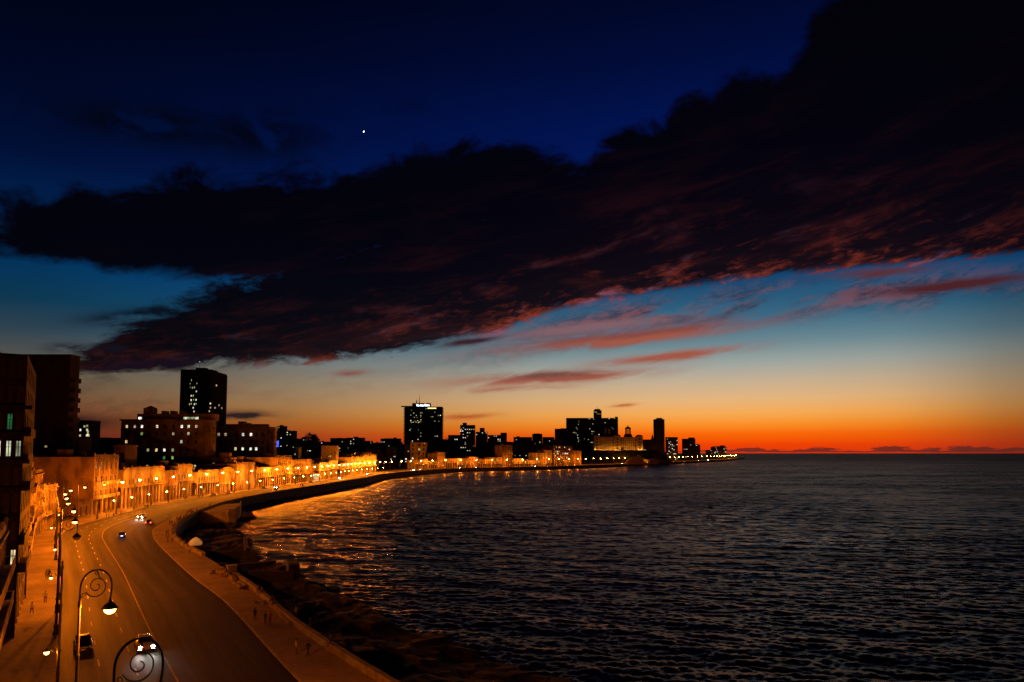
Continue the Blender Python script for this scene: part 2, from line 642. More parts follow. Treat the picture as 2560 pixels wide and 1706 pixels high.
M['far_pale'] = surf('far_pale', (0.26, 0.23, 0.19), (0.15, 0.13, 0.11), 0.95, 0.04)
M['far_dark'] = surf('far_dark', (0.045, 0.040, 0.036), (0.03, 0.027, 0.025), 0.9, 0.03)
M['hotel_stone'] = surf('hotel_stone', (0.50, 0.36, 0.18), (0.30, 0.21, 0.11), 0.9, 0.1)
M['tank'] = surf('tank', (0.18, 0.17, 0.16), (0.08, 0.07, 0.07), 0.7, 0.8)
M['leaf'] = surf('leaf', (0.04, 0.07, 0.025), (0.015, 0.03, 0.012), 0.7, 0.8)
M['bark'] = surf('bark', (0.07, 0.05, 0.035), (0.03, 0.022, 0.016), 0.9, 2.0)
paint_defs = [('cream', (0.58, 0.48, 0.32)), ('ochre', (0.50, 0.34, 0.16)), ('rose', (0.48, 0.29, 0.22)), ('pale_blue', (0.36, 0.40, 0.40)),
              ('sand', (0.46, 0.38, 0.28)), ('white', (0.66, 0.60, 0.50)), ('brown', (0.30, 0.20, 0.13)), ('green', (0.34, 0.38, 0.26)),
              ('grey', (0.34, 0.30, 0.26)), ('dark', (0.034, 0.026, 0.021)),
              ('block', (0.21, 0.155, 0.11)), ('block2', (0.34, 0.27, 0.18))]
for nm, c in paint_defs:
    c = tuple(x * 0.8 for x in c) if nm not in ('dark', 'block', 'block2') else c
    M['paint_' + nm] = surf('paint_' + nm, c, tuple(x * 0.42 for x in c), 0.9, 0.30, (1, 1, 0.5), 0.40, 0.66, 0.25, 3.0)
SODIUM = (1.0, 0.30, 0.022)
M['sodium'] = glow('sodium', (1.0, 0.52, 0.11), 9.0, False)
M['sodium_mid'] = glow('sodium_mid', (1.0, 0.42, 0.07), 300.0, False)
M['sodium_mid_low'] = glow('sodium_mid_low', (1.0, 0.42, 0.07), 200.0, False)
M['sodium_low'] = glow('sodium_low', (1.0, 0.55, 0.13), 8.0, False)
M['sodium_far'] = glow('sodium_far', (1.0, 0.42, 0.07), 500.0, False)
M['lamp_white'] = glow('lamp_white', (0.9, 0.95, 1.0), 420.0)
M['tube_white'] = glow('tube_white', (0.85, 1.0, 0.75), 45.0)
M['globe_off'] = surf('globe_off', (0.5, 0.47, 0.42), (0.4, 0.37, 0.33), 0.25, 2.0, world=False)
M['win_warm'] = lit_window_mat('win_warm', (1.0, 0.72, 0.36), 1.5)
M['win_cool'] = lit_window_mat('win_cool', (0.90, 1.0, 0.62), 1.3)
M['win_white'] = lit_window_mat('win_white', (1.0, 0.94, 0.80), 2.2)
M['win_green'] = lit_window_mat('win_green', (0.08, 0.60, 0.20), 0.5)
M['win_yellow'] = lit_window_mat('win_yellow', (0.75, 0.95, 0.20), 0.9)
M['win_orange'] = lit_window_mat('win_orange', (1.0, 0.40, 0.06), 3.0)
M['win_blue'] = lit_window_mat('win_blue', (0.05, 0.12, 1.0), 2.0)

# ================================================================== plan of the shore (x, y in metres, y away from the camera)
LK = [(15.4, -20), (1.9, 0), (-17, 28), (-28.4, 45), (-42, 65), (-55, 84.5), (-67, 103), (-80, 123), (-105, 160), (-118, 180), (-129, 202),
      (-137, 229), (-144, 258), (-150, 290), (-154, 330), (-154.5, 380), (-153, 440), (-151, 500), (-152, 600), (-156, 700), (-144, 815),
      (-104, 955), (-20, 1058), (57, 1135), (207, 1374), (402, 1745), (678, 2262), (1085, 3270)]
SK = [(31.6, -20), (18.1, 11), (-0.8, 39), (-12.2, 56), (-19.6, 66), (-42, 102), (-56, 122), (-74, 149), (-90, 174), (-97.5, 187), (-104, 200),
      (-110, 218), (-117, 242), (-124, 274), (-130, 310), (-134.5, 361), (-135, 420), (-133, 500), (-132, 600), (-135, 700), (-121, 806),
      (-84, 946), (0, 1043), (75, 1123), (226, 1363), (422, 1735), (697, 2252), (1104, 3262)]
WL = [(38, -20), (24, 14), (5, 42), (-6.5, 58.5), (-15.8, 71), (-28, 88.6), (-40.9, 109.8), (-49, 122), (-66, 147), (-75, 159), (-86.8, 177),
      (-95, 193), (-103.8, 213), (-111, 235), (-118, 260), (-125, 295), (-130, 340), (-131, 400), (-129, 500), (-128, 600), (-130.5, 700),
      (-116.5, 806), (-79.5, 942), (4, 1038), (79, 1119), (230, 1360), (426, 1732), (701, 2248), (1108, 3260)]


def smooth_poly(P, step=4.0):
    """Catmull-Rom through the points, about `step` apart, as an array of (x, y)"""
    P = [np.array(p, float) for p in P]
    out = []
    for i in range(len(P) - 1):
        p0, p1, p2, p3 = P[max(i - 1, 0)], P[i], P[i + 1], P[min(i + 2, len(P) - 1)]
        L = np.linalg.norm(p2 - p1)
        n = max(1, int(L / step))
        m1, m2 = (p2 - p0), (p3 - p1)
        m1 = m1 / np.linalg.norm(m1) * L
        m2 = m2 / np.linalg.norm(m2) * L
        for k in range(n):
            t = k / n
            h = (2 * t**3 - 3 * t**2 + 1, t**3 - 2 * t**2 + t, -2 * t**3 + 3 * t**2, t**3 - t**2)
            out.append(h[0] * p1 + h[1] * m1 + h[2] * p2 + h[3] * m2)
    out.append(P[-1])
    return np.array(out)


LKs, SKs, WLs = smooth_poly(LK), smooth_poly(SK), smooth_poly(WL)


def xat(P, Y):
    return float(np.interp(Y, P[:, 1], P[:, 0]))


def tangent(P, Y, d=2.0):
    a, b = xat(P, Y - d), xat(P, Y + d)
    v = Vector((b - a, 2 * d, 0))
    return v.normalized()


def offset(P, d):
    """polyline moved d metres to the right of its direction"""
    T = np.gradient(P, axis=0)
    T /= np.linalg.norm(T, axis=1)[:, None]
    return P + np.stack([T[:, 1], -T[:, 0]], 1) * d


def arclen(P):
    return np.concatenate([[0], np.cumsum(np.linalg.norm(np.diff(P, axis=0), axis=1))])


class Path:
    def __init__(s, P):
        s.P, s.S = P, arclen(P)

    def pos(s, l):
        return Vector((float(np.interp(l, s.S, s.P[:, 0])), float(np.interp(l, s.S, s.P[:, 1])), 0))

    def dir(s, l):
        return (s.pos(l + 1.5) - s.pos(l - 1.5)).normalized()

    def s_at_y(s, Y):
        return float(np.interp(Y, s.P[:, 1], s.S))


def strip(A, B, za, zb, mb=None, mi=0):
    """faces between two polylines with the same number of points"""
    mb = mb or MB()
    vs = [(a[0], a[1], za) for a in A] + [(b[0], b[1], zb) for b in B]
    n = len(A)
    return mb.add(vs, [(i, n + i, n + i + 1, i + 1) for i in range(n - 1)], mi)


def ys(P, Y):
    return np.stack([np.interp(Y, P[:, 1], P[:, 0]), Y], 1)


# ================================================================== the setting
YS = np.concatenate([np.arange(-18, 420, 3.0), np.arange(420, 1000, 8.0), np.arange(1000, 3260, 24.0)])
ra, rb_ = ys(LKs, YS), ys(SKs, YS)
road = MB()
NL = 8
cols_ = [ra + (rb_ - ra) * (k / NL) for k in range(NL + 1)]
for k in range(NL):
    strip(cols_[k], cols_[k + 1], 0, 0, road)
road_me = road.mesh('road')
uvl = road_me.uv_layers.new(name='lane')
sl_ = arclen(ra)
n_ = len(YS)
uvv = np.zeros((len(road_me.loops), 2), 'f')
vid = np.zeros(len(road_me.loops), 'i')
road_me.loops.foreach_get('vertex_index', vid)
st, loc_ = np.divmod(vid, 2 * n_)
side_, j_ = np.divmod(loc_, n_)
uvv[:, 0] = (st + side_) / NL * 19.5
uvv[:, 1] = sl_[j_]
uvl.data.foreach_set('uv', uvv.ravel())
road = put('road', road_me, M['asphalt'])
tag(road, 'dark asphalt seafront road curving along the bay', kind='structure')

LKo = lambda d: offset(LKs, d)
lk_kerb = strip(LKo(0.0), LKo(-0.25), 0.14, 0.14)
strip(LKo(0.0), LKo(0.0), 0.0, 0.14, lk_kerb)
tag(lk_kerb.build('kerb', M['kerb']), 'pale kerb along the arcade pavement', kind='structure')
tag(strip(LKo(-0.25), LKo(-9.0), 0.13, 0.13).build('pavement', M['paving']), 'wide pavement in front of the arcaded houses', kind='structure')
# land behind the houses, rising towards the far quarter
lan, offs = MB(), [9.0, 20, 40, 80, 140, 220, 330, 480, 700, 1000, 1600, 2600]
Pl = LKs[::6]
rows = [offset(Pl, -d) for d in offs]
vs, fs = [], []
for d, R in zip(offs, rows):
    for q in R:
        far = min(max((q[1] - 700) / 500.0, 0), 1)
        hill = min(max((d - 60) / 260.0, 0), 1)
        hill = hill * hill * (3 - 2 * hill)
        vs.append((q[0], q[1], 0.126 + hill * (4 + (34 if d > 400 else 20) * far)))
n = len(Pl)
for k in range(len(offs) - 1):
    for i in range(n - 1):
        fs.append((k * n + i, k * n + i + 1, (k + 1) * n + i + 1, (k + 1) * n + i))
tag(lan.add(vs, fs).build('ground', M['land'], smooth=True), 'dark built-up land rising behind the seafront', kind='structure')

YP = YS[YS > -18]
sk_in = ys(SKs, YP)
wl_in = ys(WLs, YP)
kb = strip(sk_in, offset(sk_in, 0.3), 0.16, 0.16)
strip(sk_in, sk_in, 0.0, 0.16, kb)
tag(kb.build('kerb', M['kerb']), 'worn pale kerb of the seaside promenade', kind='structure')
tag(strip(offset(sk_in, 0.3), offset(wl_in, 0.6), 0.15, 0.15).build('promenade', M['promenade']), 'broad concrete promenade along the sea wall',
    kind='structure')

# road markings, each a thin sheet on the asphalt
lk_path = Path(LKs)


def mark(d, s0, s1, w, z=0.004):
    A, B = [], []
    n = max(1, int((s1 - s0) / 3))
    for k in range(n + 1):
        s = s0 + (s1 - s0) * k / n
        p, t = lk_path.pos(s), lk_path.dir(s)
        r = Vector((t.y, -t.x, 0))
        A.append(p + r * (d - w / 2))
        B.append(p + r * (d + w / 2))
    return strip(A, B, z, z)


S0 = lk_path.s_at_y(20)
yl = mark(9.5, S0, lk_path.s_at_y(900), 0.17)
yl.build('centre_line', M['line_yellow'], road)
for d, off_ in ((3.5, 0.0), (6.5, 4.2)):
    s = lk_path.s_at_y(46) + off_
    while s < lk_path.s_at_y(330):
        mark(d, s, s + 2.7, 0.15).build('lane_dash', M['line_white'], road)
        s += 9.8

# ------------------------------------------------------------------ sea wall, block by block where the blocks show
wall_root = empty('sea_wall', gp(900, 1662))
tag(wall_root, 'long low concrete sea wall edging the promenade, receding round the bay', 'wall')
wl_path = Path(WLs)
WI = wall_root.location.copy()


def wall_piece(s0, s1, step, name='wall_block', h=0.92, dz=0.0):
    mb = MB()
    n = max(1, int((s1 - s0) / step))
    rings = []
    for k in range(n + 1):
        s = s0 + (s1 - s0) * k / n
        p, t = wl_path.pos(s), wl_path.dir(s)
        r = Vector((t.y, -t.x, 0))
        prof = [(0.0, 0.14), (0.0, h - 0.10 + dz), (0.04, h + dz), (0.66, h + dz - 0.01), (0.72, h - 0.1 + dz), (0.74, -5.6)]
        rings.append([tuple(p + r * a + Vector((0, 0, z)) - WI) for a, z in prof])
    mb.loft(rings)
    return mb.build(name, M['seawall'], wall_root)


s_gap0, s_gap1 = wl_path.s_at_y(124), wl_path.s_at_y(147)
s = wl_path.s_at_y(16)
k = 0
while s < s_gap0 - 1:
    e = min(s + 3.6, s_gap0)
    wall_piece(s, e - 0.06, 4, dz=0.015 * math.sin(k * 2.3))
    s, k = e, k + 1
s = s_gap1
while s < wl_path.s_at_y(330):
    wall_piece(s, s + 4.94, 1.7, dz=0.02 * math.sin(k * 1.7))
    s, k = s + 5.0, k + 1
far_w = wall_piece(s, wl_path.S[-1] - 2, 8.0, 'wall_run')
# the broken stretch: steps down to the rock instead of a wall
for i in range(6):
    a, b = wl_path.pos(s_gap0 + 0.3), wl_path.pos(s_gap1 - 0.3)
    d = (b - a).normalized()
    r = Vector((d.y, -d.x, 0))
    q = [a + r * (0.5 * i), b + r * (0.5 * i), b + r * (0.5 * i + 0.5), a + r * (0.5 * i + 0.5)]
    zt = 0.12 - 0.5 * i
    MB().loft([[tuple(p + Vector((0, 0, z)) - WI) for p in q] for z in (-5.5, zt)]).build('step', M['seawall'], wall_root)
# end pillar of the near stretch
pe, te = wl_path.pos(s_gap0), wl_path.dir(s_gap0)
pil = empty('wall_pillar', tuple(pe + Vector((0, 0, 0.15))), math.atan2(te.y, te.x))
tag(pil, 'squat concrete pillar ending the near sea wall beside the rubble', 'pillar')
MB().box(-0.1, -1.0, 0, 1.3, 0.5, 1.5).build('shaft', M['seawall'], pil)
MB().box(-0.2, -1.1, 1.5, 1.4, 0.6, 1.72).build('cap', M['seawall'], pil)

# bastion with a small terrace projecting from the wall, and old bathing pools cut in the rock below
bas = empty('bastion', (-112, 262, -4.5))
tag(bas, 'square concrete bastion terrace projecting from the sea wall over the dark cove', 'terrace')
bq = [(-117.5, 258), (-103, 252), (-108, 272), (-118.5, 300), (-124.5, 294)]
bl = Vector((-112, 262, -4.5))
MB().loft([[tuple(Vector((x, y, z)) - bl) for x, y in bq] for z in (-6, 0.16)]).build('platform', M['promenade'], bas)
for i in (0, 1, 2):
    a, b = Vector((*bq[i], 0)), Vector((*bq[i + 1], 0))
    d = (b - a).normalized()
    r = Vector((d.y, -d.x, 0)) * 0.4
    hh = 1.1 if i else 0.35
    MB().loft([[tuple(p + Vector((0, 0, z)) - bl) for p in (a - r * .2, b - r * .2, b + r, a + r)] for z in (-6, hh)]).build('parapet', M['seawall'], bas)
MB().box(-1.3, -1.3, -5, 1.3, 1.3, 1.5).build('corner_pillar', M['seawall'], bas, (9.0, -9.2, 4.5), 0.5)

SEA_Z = -4.5
# reef: rock shelf between the wall's foot and the water
shore = [(1620, 1760), (1500, 1725), (1400, 1684), (1295, 1650), (1206, 1622), (1116, 1588), (1040, 1568), (983, 1553), (955, 1525), (900, 1500),
         (834, 1478), (790, 1452), (753, 1428), (720, 1418), (673, 1404), (640, 1378), (625, 1350), (606, 1328), (615, 1308), (650, 1292),
         (612, 1281), (650, 1264), (700, 1254), (776, 1243)]
sh = [gp(x, y, SEA_Z) for x, y in shore]
sh = np.array([(p.x, p.y) for p in sh])
sh = smooth_poly([tuple(sh[0] + np.array([30, -50]))] + [tuple(q) for q in sh], 2.0)
sp_, wp_ = Path(sh), Path(offset(WLs, 0.7))
NU, NV = 260, 34
s0w, s1w = wp_.s_at_y(10), wp_.s_at_y(390)
vs, fs = [], []
for i in range(NU + 1):
    u = i / NU
    b = sp_.pos(u * sp_.S[-1])
    a = wp_.pos(s0w + (s1w - s0w) * u)
    # pair each shore point with the nearest wall point, blended with the uniform pairing
    j = int(np.argmin(np.hypot(wp_.P[:, 0] - b.x, wp_.P[:, 1] - b.y)))
    if wp_.S[j] < s1w:
        a = a * 0.3 + Vector((wp_.P[j, 0], wp_.P[j, 1], 0)) * 0.7
    for k in range(NV + 1):
        v = k / NV * 1.12
        p = a.lerp(b, v)
        nz = mnoise.fractal(Vector((p.x * 0.09, p.y * 0.09, 1.7)), 0.9, 2.1, 5)
        nf = mnoise.fractal(Vector((p.x * 0.45, p.y * 0.45, 5.0)), 0.8, 2.1, 4)
        ter = math.floor((nz + 0.5) * 4) / 4 - 0.35
        z = -3.55 + 0.5 * nz + 0.7 * ter + 0.22 * nf - 0.2 * v
        if v > 0.84:
            z -= (v - 0.84) * 8.0
        p.x += 1.2 * nf
        p.y += 1.2 * nz
        vs.append((p.x, p.y, z))
for i in range(NU):
    for k in range(NV):
        a = i * (NV + 1) + k
        fs.append((a, a + 1, a + NV + 2, a + NV + 1))
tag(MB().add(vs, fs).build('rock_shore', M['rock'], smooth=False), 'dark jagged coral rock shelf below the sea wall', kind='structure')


def ruin_wall(px0, py0, px1, py1, z0, z1, th, label):
    a, b = gp(px0, py0, z0), gp(px1, py1, z0)
    d = b - a
    o = MB()
    L = d.length
    n = max(2, int(L / 2.5))
    top = [z1 - z0 + 0.25 * math.sin(i * 2.1) * (0.3 + 0.7 * (i % 3 == 0)) for i in range(n + 1)]
    rings = [[(L * i / n, -th / 2, -2.0), (L * i / n, th / 2, -2.0), (L * i / n, th / 2 - 0.05, top[i]), (L * i / n, -th / 2 + 0.05, top[i])]
             for i in range(n + 1)]
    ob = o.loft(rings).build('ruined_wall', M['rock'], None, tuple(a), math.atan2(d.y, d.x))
    return tag(ob, label, 'ruin', 'ruins of the sea baths')


ruin_wall(505, 1392, 640, 1392, -3.6, -2.2, 0.7, 'low ruined bath wall under the pale canopy, nearest the cove')
ruin_wall(618, 1392, 612, 1360, -3.6, -1.6, 0.9, 'ruined bath wall stub running out to the water edge')
ruin_wall(620, 1444, 735, 1444, -3.4, -2.1, 0.8, 'long low ruined bath wall behind the rubble heap')
ruin_wall(735, 1444, 728, 1428, -3.4, -0.8, 2.2, 'blocky ruined pier end standing at the waterline')
ruin_wall(560, 1424, 690, 1412, -3.5, -2.6, 0.9, 'broken bath ledge between the steps and the sea')

# ------------------------------------------------------------------ the sea: real waves, finer near the camera
def build_sea():
    rr = [40.0, 52.0, 62.0, 70.0]
    while rr[-1] < 1500:
        rr.append(rr[-1] * 1.0024)
    while rr[-1] < 60000:
        rr.append(rr[-1] * 1.06)
    rr = np.array(rr)
    ang = np.radians(np.concatenate([np.linspace(-75, -27, 24)[:-1], np.linspace(-27, 38.5, 640), np.linspace(38.5, 95, 28)[1:]]))
    R, A = np.meshgrid(rr, ang, indexing='ij')
    X, Y = R * np.sin(A), R * np.cos(A)
    Z = np.zeros_like(X)
    rng = np.random.RandomState(5)
    gap = R * 0.0024 + 0.02
    GX, GY = np.zeros_like(X), np.zeros_like(Y)
    # gusts: the sea is rougher in wandering patches
    gust = 1.0 + 0.35 * np.sin(X * 0.021 + 1.3 * np.sin(Y * 0.013)) * np.sin(Y * 0.017 + 0.8 * np.sin(X * 0.011) + 1.0)
    # wind from the sea: crests roughly across the view, many wave trains
    for i in range(76):
        lam = 0.50 * (1.072 ** (i % 28)) * rng.uniform(0.92, 1.08)
        if i >= 56:                                    # longer chop that still shows far out
            lam = 3.6 * (1.085 ** (i - 56)) * rng.uniform(0.92, 1.08)
        th = math.radians(254 + rng.normal(0, 46 if lam < 1.6 else 26))
        k = 2 * math.pi / lam
        amp = 0.0098 * lam ** 0.76 * rng.uniform(0.6, 1.3)
        if i >= 56:
            amp *= 0.62
        fade = np.clip((lam / gap - 2.1) / 2.0, 0, 1) * (gust if lam < 5 else 1.0)
        ph = k * (X * math.cos(th) + Y * math.sin(th)) + rng.uniform(0, 6.28) + 0.6 * np.sin(X * 0.05 * (1 + i % 3) + i) * np.cos(Y * 0.04 + i * 2.0)
        Z += amp * fade * np.sin(ph)
        GX += -0.75 * amp * fade * math.cos(th) * np.cos(ph)
        GY += -0.75 * amp * fade * math.sin(th) * np.cos(ph)
    X, Y = X + GX, Y + GY
    n0, n1 = X.shape
    co = np.stack([X, Y, Z + SEA_Z], -1).reshape(-1, 3)
    idx = np.arange(n0 * n1).reshape(n0, n1)
    quads = np.stack([idx[:-1, :-1], idx[:-1, 1:], idx[1:, 1:], idx[1:, :-1]], -1).reshape(-1, 4)
    me = bpy.data.meshes.new('sea')
    me.vertices.add(len(co))
    me.vertices.foreach_set('co', co.ravel().astype('f'))
    me.loops.add(quads.size)
    me.loops.foreach_set('vertex_index', quads.ravel().astype('i'))
    me.polygons.add(len(quads))
    me.polygons.foreach_set('loop_start', (np.arange(len(quads)) * 4).astype('i'))
    me.polygons.foreach_set('use_smooth', np.ones(len(quads), bool))
    me.update()
    me.validate()
    m, t, p = mat_base('sea_water')
    p.inputs['Base Color'].default_value = (0.003, 0.005, 0.008, 1)
    p.inputs['IOR'].default_value = 1.333
    p.inputs['Specular IOR Level'].default_value = 0.8
    co_ = world_co(t)
    wind = fbm(t, scaled(t, co_, 0.55, 1.3, 0), 0.012, 3, 0.55, 0.8)
    patch = wind.smooth(0.36, 0.64)
    dist = node(t, 'ShaderNodeVectorMath', operation='LENGTH')
    t.links.new(co_, dist.inputs[0])
    DD = G(t, dist.outputs['Value'])
    # ripples, then chop and swell too long for the mesh to carry far out
    h = fbm(t, scaled(t, co_, 0.75, 1.5, 0), 2.3, 2, 0.6) * (patch * 0.12 + 0.09)
    h = h + fbm(t, scaled(t, co_, 0.9, 1.3, 0), 0.50, 2, 0.6) * (patch * 0.5 + 0.45) * DD.smooth(110.0, 300.0)
    h = h + fbm(t, scaled(t, co_, 1.0, 1.0, 0), 0.15, 2, 0.6) * (patch * 1.6 + 2.0) * DD.smooth(280.0, 700.0)
    b = node(t, 'ShaderNodeBump')
    b.inputs['Strength'].default_value = 1.0
    b.inputs['Distance'].default_value = 1.0
    t.links.new(h.s, b.inputs['Height'])
    t.links.new(b.outputs[0], p.inputs['Normal'])
    # ripples too small to resolve far away act as roughness
    far = DD.smooth(140.0, 620.0)
    rg = patch * 0.08 + far * 0.07 + DD.smooth(700.0, 3500.0) * 0.12 + 0.25
    t.links.new(rg.s, p.inputs['Roughness'])
    o = put('sea', me, m)
    tag(o, 'dark rippled sea of the bay reaching the horizon', kind='structure')


build_sea()


# ================================================================== street lamps along the inland kerb
def spiral(cx, cz, r0, r1, a0, turns, n):
    pts = []
    for k in range(n + 1):
        t = k / n
        a = a0 + turns * 2 * math.pi * t
        r = r0 + (r1 - r0) * t
        pts.append((cx + r * math.cos(a), 0, cz + r * math.sin(a)))
    return pts


LM = {}


def lamp_meshes():
    # detailed set, shared by every near lamp (local +x points over the road)
    m = MB().lathe([(0.34, 0), (0.34, 0.25), (0.26, 0.32), (0.24, 0.9), (0.29, 0.98), (0.17, 1.15), (0.15, 1.9), (0.19, 2.0), (0.13, 2.15)], 10)
    LM['base'] = m.mesh('base', True)
    m = MB().lathe([(0.13, 2.1), (0.115, 4.6), (0.16, 4.7), (0.16, 4.85), (0.11, 4.95), (0.095, 8.5), (0.13, 8.6), (0.13, 8.72), (0.09, 8.85),
                    (0.075, 11.7), (0.12, 11.8), (0.12, 12.0), (0.075, 12.15), (0.07, 12.5)], 10)
    LM['pole'] = m.mesh('pole', True)
    pts = [(0, 0, 12.3), (0, 0, 12.7)] + [(1.02 - 1.02 * math.cos(math.pi * k / 18), 0, 13.0 + 1.12 * math.sin(math.pi * k / 18)) for k in range(19)]
    pts += [(2.04, 0, 12.7), (2.0, 0, 12.4), (1.97, 0, 12.1)]
    m = MB().tube(pts, [0.062] * 10 + [0.055] * (len(pts) - 10), 6)
    LM['crook_arm'] = m.mesh('crook_arm', True)
    m = MB().tube(spiral(1.04, 13.05, 0.76, 0.10, math.radians(205), 1.65, 44), 0.035, 5)
    m.tube([(1.04 + 0.55 * math.cos(1.2), 0, 13.05 + 0.55 * math.sin(1.2)), (1.15, 0, 13.75), (1.02, 0, 14.1)], 0.03, 5)
    m.tube(spiral(0.22, 12.55, 0.2, 0.05, math.radians(180), 1.2, 18), 0.03, 5)
    m.tube(spiral(1.05, 13.9, 0.16, 0.04, math.radians(90), 1.1, 14), 0.025, 5)
    LM['scroll'] = m.mesh('scroll', True)
    LM['hood'] = MB().lathe([(0.05, 12.12), (0.09, 12.0), (0.13, 11.92), (0.36, 11.74), (0.52, 11.50), (0.48, 11.50)], 12, 1.97).mesh('lamp_hood', True)
    LM['globe'] = MB().ball((1.97, 0, 11.42), 0.37, 12, 8, sz=0.85).mesh('globe', True)
    m = MB().tube([(0, 0, 4.75), (-0.25, 0, 5.15), (-0.55, 0, 5.45), (-0.8, 0, 5.4), (-0.86, 0, 5.15)], 0.035, 5)
    m.tube(spiral(-0.38, 4.98, 0.2, 0.05, math.radians(40), 1.2, 16), 0.022, 4)
    LM['low_arm'] = m.mesh('low_arm', True)
    LM['low_hood'] = MB().lathe([(0.04, 5.2), (0.08, 5.1), (0.24, 5.0), (0.28, 4.90)], 10, -0.86).mesh('lamp_hood', True)
    LM['low_globe'] = MB().ball((-0.86, 0, 4.80), 0.21, 10, 7).mesh('globe', True)
    # plain set for lamps seen from far away
    LM['far_pole'] = MB().lathe([(0.3, 0), (0.15, 1.2), (0.10, 12.5)], 5).mesh('pole')
    LM['far_arm'] = MB().tube([(0, 0, 12.4), (0.3, 0, 13.6), (1.0, 0, 14.1), (1.7, 0, 13.6), (2.0, 0, 12.1)], 0.07, 4).lathe([(0.1, 12.3), (0.55, 11.85)], 6, 1.97).mesh('crook_arm')
    LM['far_globe'] = MB().ball((1.97, 0, 11.7), 0.45, 6, 4).mesh('globe')
    for k in ('crook_arm', 'scroll'):
        for v in LM[k].vertices:
            v.co.x *= 0.88
    for k in ('hood', 'globe'):
        for v in LM[k].vertices:
            v.co.x -= 0.236
    for k, me in LM.items():
        me.materials.append(M['iron'])
    for k in ('globe', 'low_globe', 'far_globe'):
        LM[k].materials[0] = M[{'globe': 'sodium', 'low_globe': 'sodium_low', 'far_globe': 'sodium_far'}[k]]
    for k in ('globe', 'low_globe'):
        c = LM[k].copy()
        c.materials[0] = M['sodium_mid' if k == 'globe' else 'sodium_mid_low']
        LM[k + '_mid'] = c
        c = LM[k].copy()
        c.materials[0] = M['globe_off']
        LM[k + '_off'] = c


lamp_meshes()
LD = {}
for nm_, pw_, col_, rd_ in (('lit', 11000, (1.0, 0.185, 0.003), 0.12), ('mid', 13000, (1.0, 0.20, 0.004), 0.12), ('bay', 30000, (1.0, 0.215, 0.006), 0.12), ('lit_low', 1000, (1.0, 0.20, 0.005), 0.09),
                            ('mid_low', 1500, (1.0, 0.21, 0.006), 0.09), ('far', 16000, (1.0, 0.22, 0.008), 0.2)):
    LD[nm_] = bpy.data.lights.new('lamp_light', 'POINT')
    LD[nm_].energy = pw_
    LD[nm_].color = col_
    LD[nm_].shadow_soft_size = rd_


for nm_ in ('mid', 'bay'):
    LD[nm_ + '_dim'] = LD[nm_].copy()
    LD[nm_ + '_dim'].energy *= 0.35


def lamp_light(kind, parent, loc):
    o = bpy.data.objects.new('lamp_light', LD[kind])
    C.objects.link(o)
    o.parent = parent
    o.location = loc


GRP = 'street lamps along the inland kerb'


def street_lamp(p, rz, label, top='lit', low='lit', group=GRP, z=0.13):
    r = empty('street_lamp', (p.x, p.y, z), rz)
    tag(r, label, 'street lamp', group)
    put('base', LM['base'], None, r)
    put('pole', LM['pole'], None, r)
    if top:
        put('crook_arm', LM['crook_arm'], None, r)
        put('scroll', LM['scroll'], None, r)
        h = put('lamp_hood', LM['hood'], None, r)
        put('globe', LM[{'lit': 'globe', 'mid': 'globe_mid'}.get(top, 'globe_off')], None, h)
        if top != 'unlit':
            lamp_light(('bay' if p.y > 440 else top) + ('_dim' if top == 'mid' and int(p.y) % 3 == 0 else ''), h, (1.734, 0, 11.0))
    if low:
        put('low_arm', LM['low_arm'], None, r)
        h = put('lamp_hood', LM['low_hood'], None, r)
        put('globe', LM[{'lit': 'low_globe', 'mid': 'low_globe_mid'}.get(low, 'low_globe_off')], None, h)
        if p.y < 500:
            lamp_light(low + '_low', h, (-0.86, 0, 4.46))
    return r


def kerb_pose(s, d=-0.7):
    p, t = lk_path.pos(s), lk_path.dir(s)
    r = Vector((t.y, -t.x, 0))
    return p + r * d, math.atan2(r.y, r.x)


near_lamps = [(28.2, 'unlit', None, 'ornate iron street lamp whose scroll top rises nearest the camera at the bottom edge'),
              (45.4, 'lit', None, 'tall scroll-topped street lamp with large glowing globe beside the parked dark car'),
              (60.5, None, 'lit', 'bare-topped dark lamp pole with one low side globe near the bottom left corner'),
              (84.5, 'unlit', None, 'scroll-topped street lamp with an unlit hanging globe over the road'),
              (95.5, None, 'lit', 'lamp pole without crook, its low globe lit above the two strolling people'),
              (104, 'lit', None, 'scroll-topped street lamp with the brightest globe, before the blank brown house'),
              (123, 'lit', 'lit', 'scroll-topped street lamp second beyond the unlit one')]
for Y, a, b, lab in near_lamps:
    p, rz = kerb_pose(lk_path.s_at_y(Y), 0.95 if Y < 30 else (0.35 if Y < 50 else -0.3))
    street_lamp(p, rz, lab, a, b)
s = lk_path.s_at_y(142)
i = 0
while s < lk_path.s_at_y(800):
    p, rz = kerb_pose(s)
    mid = 'mid' if p.y > 235 else 'lit'
    low = mid if p.y > 235 or i in (1, 3) else None
    street_lamp(p, rz, 'lit double-globe street lamp, %s of the mid-bay row counting away from the camera' % ordinal(i), mid, low)
    s += 19.6
    i += 1
# far shore: one simpler build, globes a few pixels across
s_end = lk_path.S[-1] - 150
i = 0
while s < s_end:
    p, rz = kerb_pose(s)
    r = empty('street_lamp', (p.x, p.y, 0.13), rz)
    tag(r, 'tiny lit far-shore street lamp, %s along the kerb counting from the bay bend' % ordinal(i), 'street lamp', 'street lamps of the far shore')
    put('pole', LM['far_pole'], None, r)
    put('crook_arm', LM['far_arm'], None, r)
    put('globe', LM['far_globe'], None, r)
    lamp_light('far', r, (1.97, 0, 11.0))
    i += 1
    s += 33.0 if p.y < 1500 else (44.0 if p.y < 1900 else 60.0)


